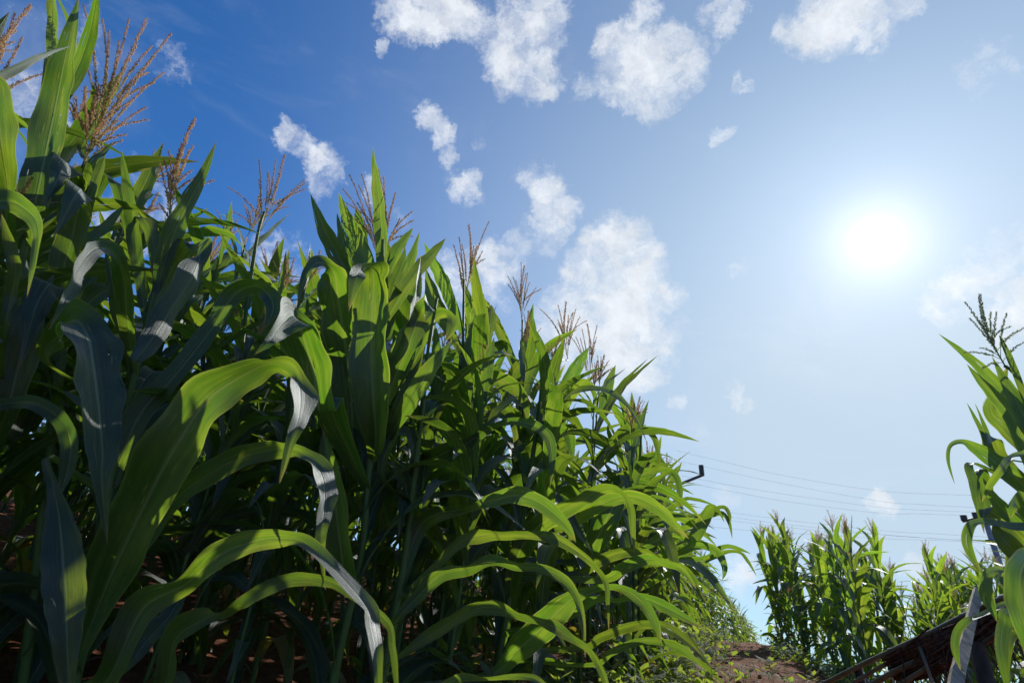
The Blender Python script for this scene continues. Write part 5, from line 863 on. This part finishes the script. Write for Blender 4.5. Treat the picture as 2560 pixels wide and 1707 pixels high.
CL = ['topmost of the overhead cables in the sky above the crest', 'second overhead cable from the top, just above the small flat cloud', 'third overhead cable from the top', 'fourth overhead cable from the top, lowest of the upper bunch',
      'highest cable of the lower bunch that passes behind the tassels', 'second cable of the lower bunch, just under its highest', 'third cable of the lower bunch, merging with the one above at the right', 'lowest of all the overhead cables']
for pts, lb in zip(D['cables'], CL):
    P = [V(p) for p in pts]; mb = MB(); mb.tube([catmull(P, k / 40) for k in range(41)], [0.0034] * 41, 6)
    tag(mb.build('power_cable', M['cable']), lb, 'cable', 'power cables between the two poles')
def far_tree():
    c = V(D['tree'][0]); g = ground_z(c.x, c.y); rg = random.Random(4)
    root = empty('tree', (c.x, c.y, g)); tag(root, 'small dark tree far behind the corn at the right edge', 'tree'); h = c.z - g
    mb = MB(); mb.tube([Vector((0, 0, -0.2)), Vector((0.1, 0, h * 0.5)), Vector((0, 0, h + 0.6))], [0.2, 0.14, 0.04], 8)
    cl_ = []
    for k in range(16):
        a = rg.uniform(0, 6.28); z = h + rg.uniform(-1.3, 0.9); r = rg.uniform(0.4, 1.1) * (1.2 - (z - h) * 0.3)
        e = Vector((r * math.cos(a), r * math.sin(a), z + 0.25)); cl_.append(e)
        mb.tube([Vector((0, 0, z - 0.2)), e * 0.5 + Vector((0, 0, z * 0.5)), e], [0.04, 0.03, 0.015], 5, False)
    mb.build('trunk', M['bark'], root)
    mb = MB()
    for e in cl_:
        for k in range(70):
            p = e + Vector((rg.gauss(0, .22), rg.gauss(0, .22), rg.gauss(0, .15))); d = Vector((rg.gauss(0, 1), rg.gauss(0, 1), rg.gauss(0, 1))).normalized(); q = d.orthogonal().normalized()
            i = len(mb.v); mb.v += [p, p + d * .07 + q * .035, p + d * .15, p + d * .07 - q * .035]; mb.quad((i, i + 1, i + 2, i + 3))
    mb.build('crown', M['needle'], root)
far_tree()


# ------------------------------------------------------------------ weeds, litter
def weeds():
    rg = random.Random(11); mb = MB()
    for k in range(2300):
        s = rg.uniform(5.7, 20.0); p, t = along(s); nrm = Vector((-t.y, t.x, 0))
        off = -abs(rg.gauss(0.05, 0.27 if k % 3 else 0.5)) + 0.15
        q = p + nrm * off; q.z = ground_z(q.x, q.y)
        if k % 4 == 0:                     # and round the foot of the stand on the crest
            a = R_(rg.uniform(25.0, 36.0)); d = rg.uniform(8.8, 13.2); q = Vector((d * math.sin(a), d * math.cos(a), 0)); q.z = ground_z(q.x, q.y)
        hgt = rg.uniform(0.06, 0.28) * (1 if rg.random() < 0.8 else 1.7)
        top = q + Vector((rg.gauss(0, 0.05), rg.gauss(0, 0.05), hgt))
        mb.tube([q - Vector((0, 0, 0.01)), (q + top) / 2 + Vector((rg.gauss(0, 0.01), 0, 0)), top], [0.002, 0.0016, 0.001], 4, False)
        for j in range(rg.randint(4, 8)):
            c = q + (top - q) * rg.uniform(0.25, 1.0); a = rg.uniform(0, 6.28); ln = rg.uniform(0.04, 0.10)
            d = Vector((math.cos(a), math.sin(a), rg.uniform(-0.1, 0.8))).normalized(); lat = d.cross(Vector((0, 0, 1))).normalized()
            P = [c, c + d * ln * 0.5 + Vector((0, 0, ln * 0.06)), c + d * ln]
            ribbon(mb, P, [lat * 0.002, lat * ln * 0.24, lat * 0.001], rg, 5, 3, 0.15, 0.05)
    tag(mb.build('weeds', M['weed']), 'low leafy green weeds along the foot of the corn rows', None, None, 'stuff')
def litter():
    rg = random.Random(21); mb = MB()
    for k in range(520):
        if k % 3: s = rg.uniform(3.2, 17); p, t = along(s); q = p + Vector((-t.y, t.x, 0)) * rg.uniform(-1.3, 1.6)
        else: q = Vector((rg.uniform(-3.2, 3), rg.uniform(1, 9), 0))
        q.z = ground_z(q.x, q.y) + 0.012
        a = rg.uniform(0, 6.28); ln = rg.uniform(0.04, 0.22); d = Vector((math.cos(a), math.sin(a), rg.uniform(-0.1, 0.25))).normalized()
        lat = d.cross(Vector((0, 0, 1))).normalized(); wd = rg.uniform(0.002, 0.012)
        P = [q, q + d * ln * 0.5 + Vector((0, 0, 0.012)), q + d * ln + Vector((0, 0, rg.uniform(-0.01, 0.02)))]
        ribbon(mb, P, [lat * wd * 0.6, lat * wd, lat * wd * 0.2], rg, 7, 3, 0.3, 0.2)
    tag(mb.build('leaf_litter', M['leaf_dry']), 'dry straw coloured leaf litter scattered on the red soil', None, None, 'stuff')
def clods():
    rg = random.Random(31); mb = MB()
    for k in range(520):
        t = rg.uniform(1.5, 13.5); n = rg.gauss(0.1, 0.75) if k % 3 else rg.uniform(-4, 0)
        x = t * math.sin(PA) + n * math.cos(PA); y = t * math.cos(PA) - n * math.sin(PA)
        c = Vector((x, y, ground_z(x, y))); r = 0.006 + 0.022 * rg.random() ** 3; b = len(mb.v)
        for i in range(3):
            for j in range(6):
                a = j * math.pi / 3 + i * 0.5; ph = R_(-25 + 45 * i); q = r * rg.uniform(0.7, 1.25)
                mb.v.append(c + Vector((math.cos(a) * math.cos(ph), math.sin(a) * math.cos(ph), 0.75 * math.sin(ph))) * q)
        mb.v.append(c + Vector((0, 0, r * 0.8)))
        for i in range(2):
            for j in range(6): mb.quad((b + i * 6 + j, b + i * 6 + (j + 1) % 6, b + i * 6 + 6 + (j + 1) % 6, b + i * 6 + 6 + j))
        for j in range(6): mb.quad((b + 12 + j, b + 12 + (j + 1) % 6, b + 18))
    tag(mb.build('soil_clods', M['soil']), 'crumbled clods of red soil lying on the path and field', None, None, 'stuff')
weeds(); litter(); clods()
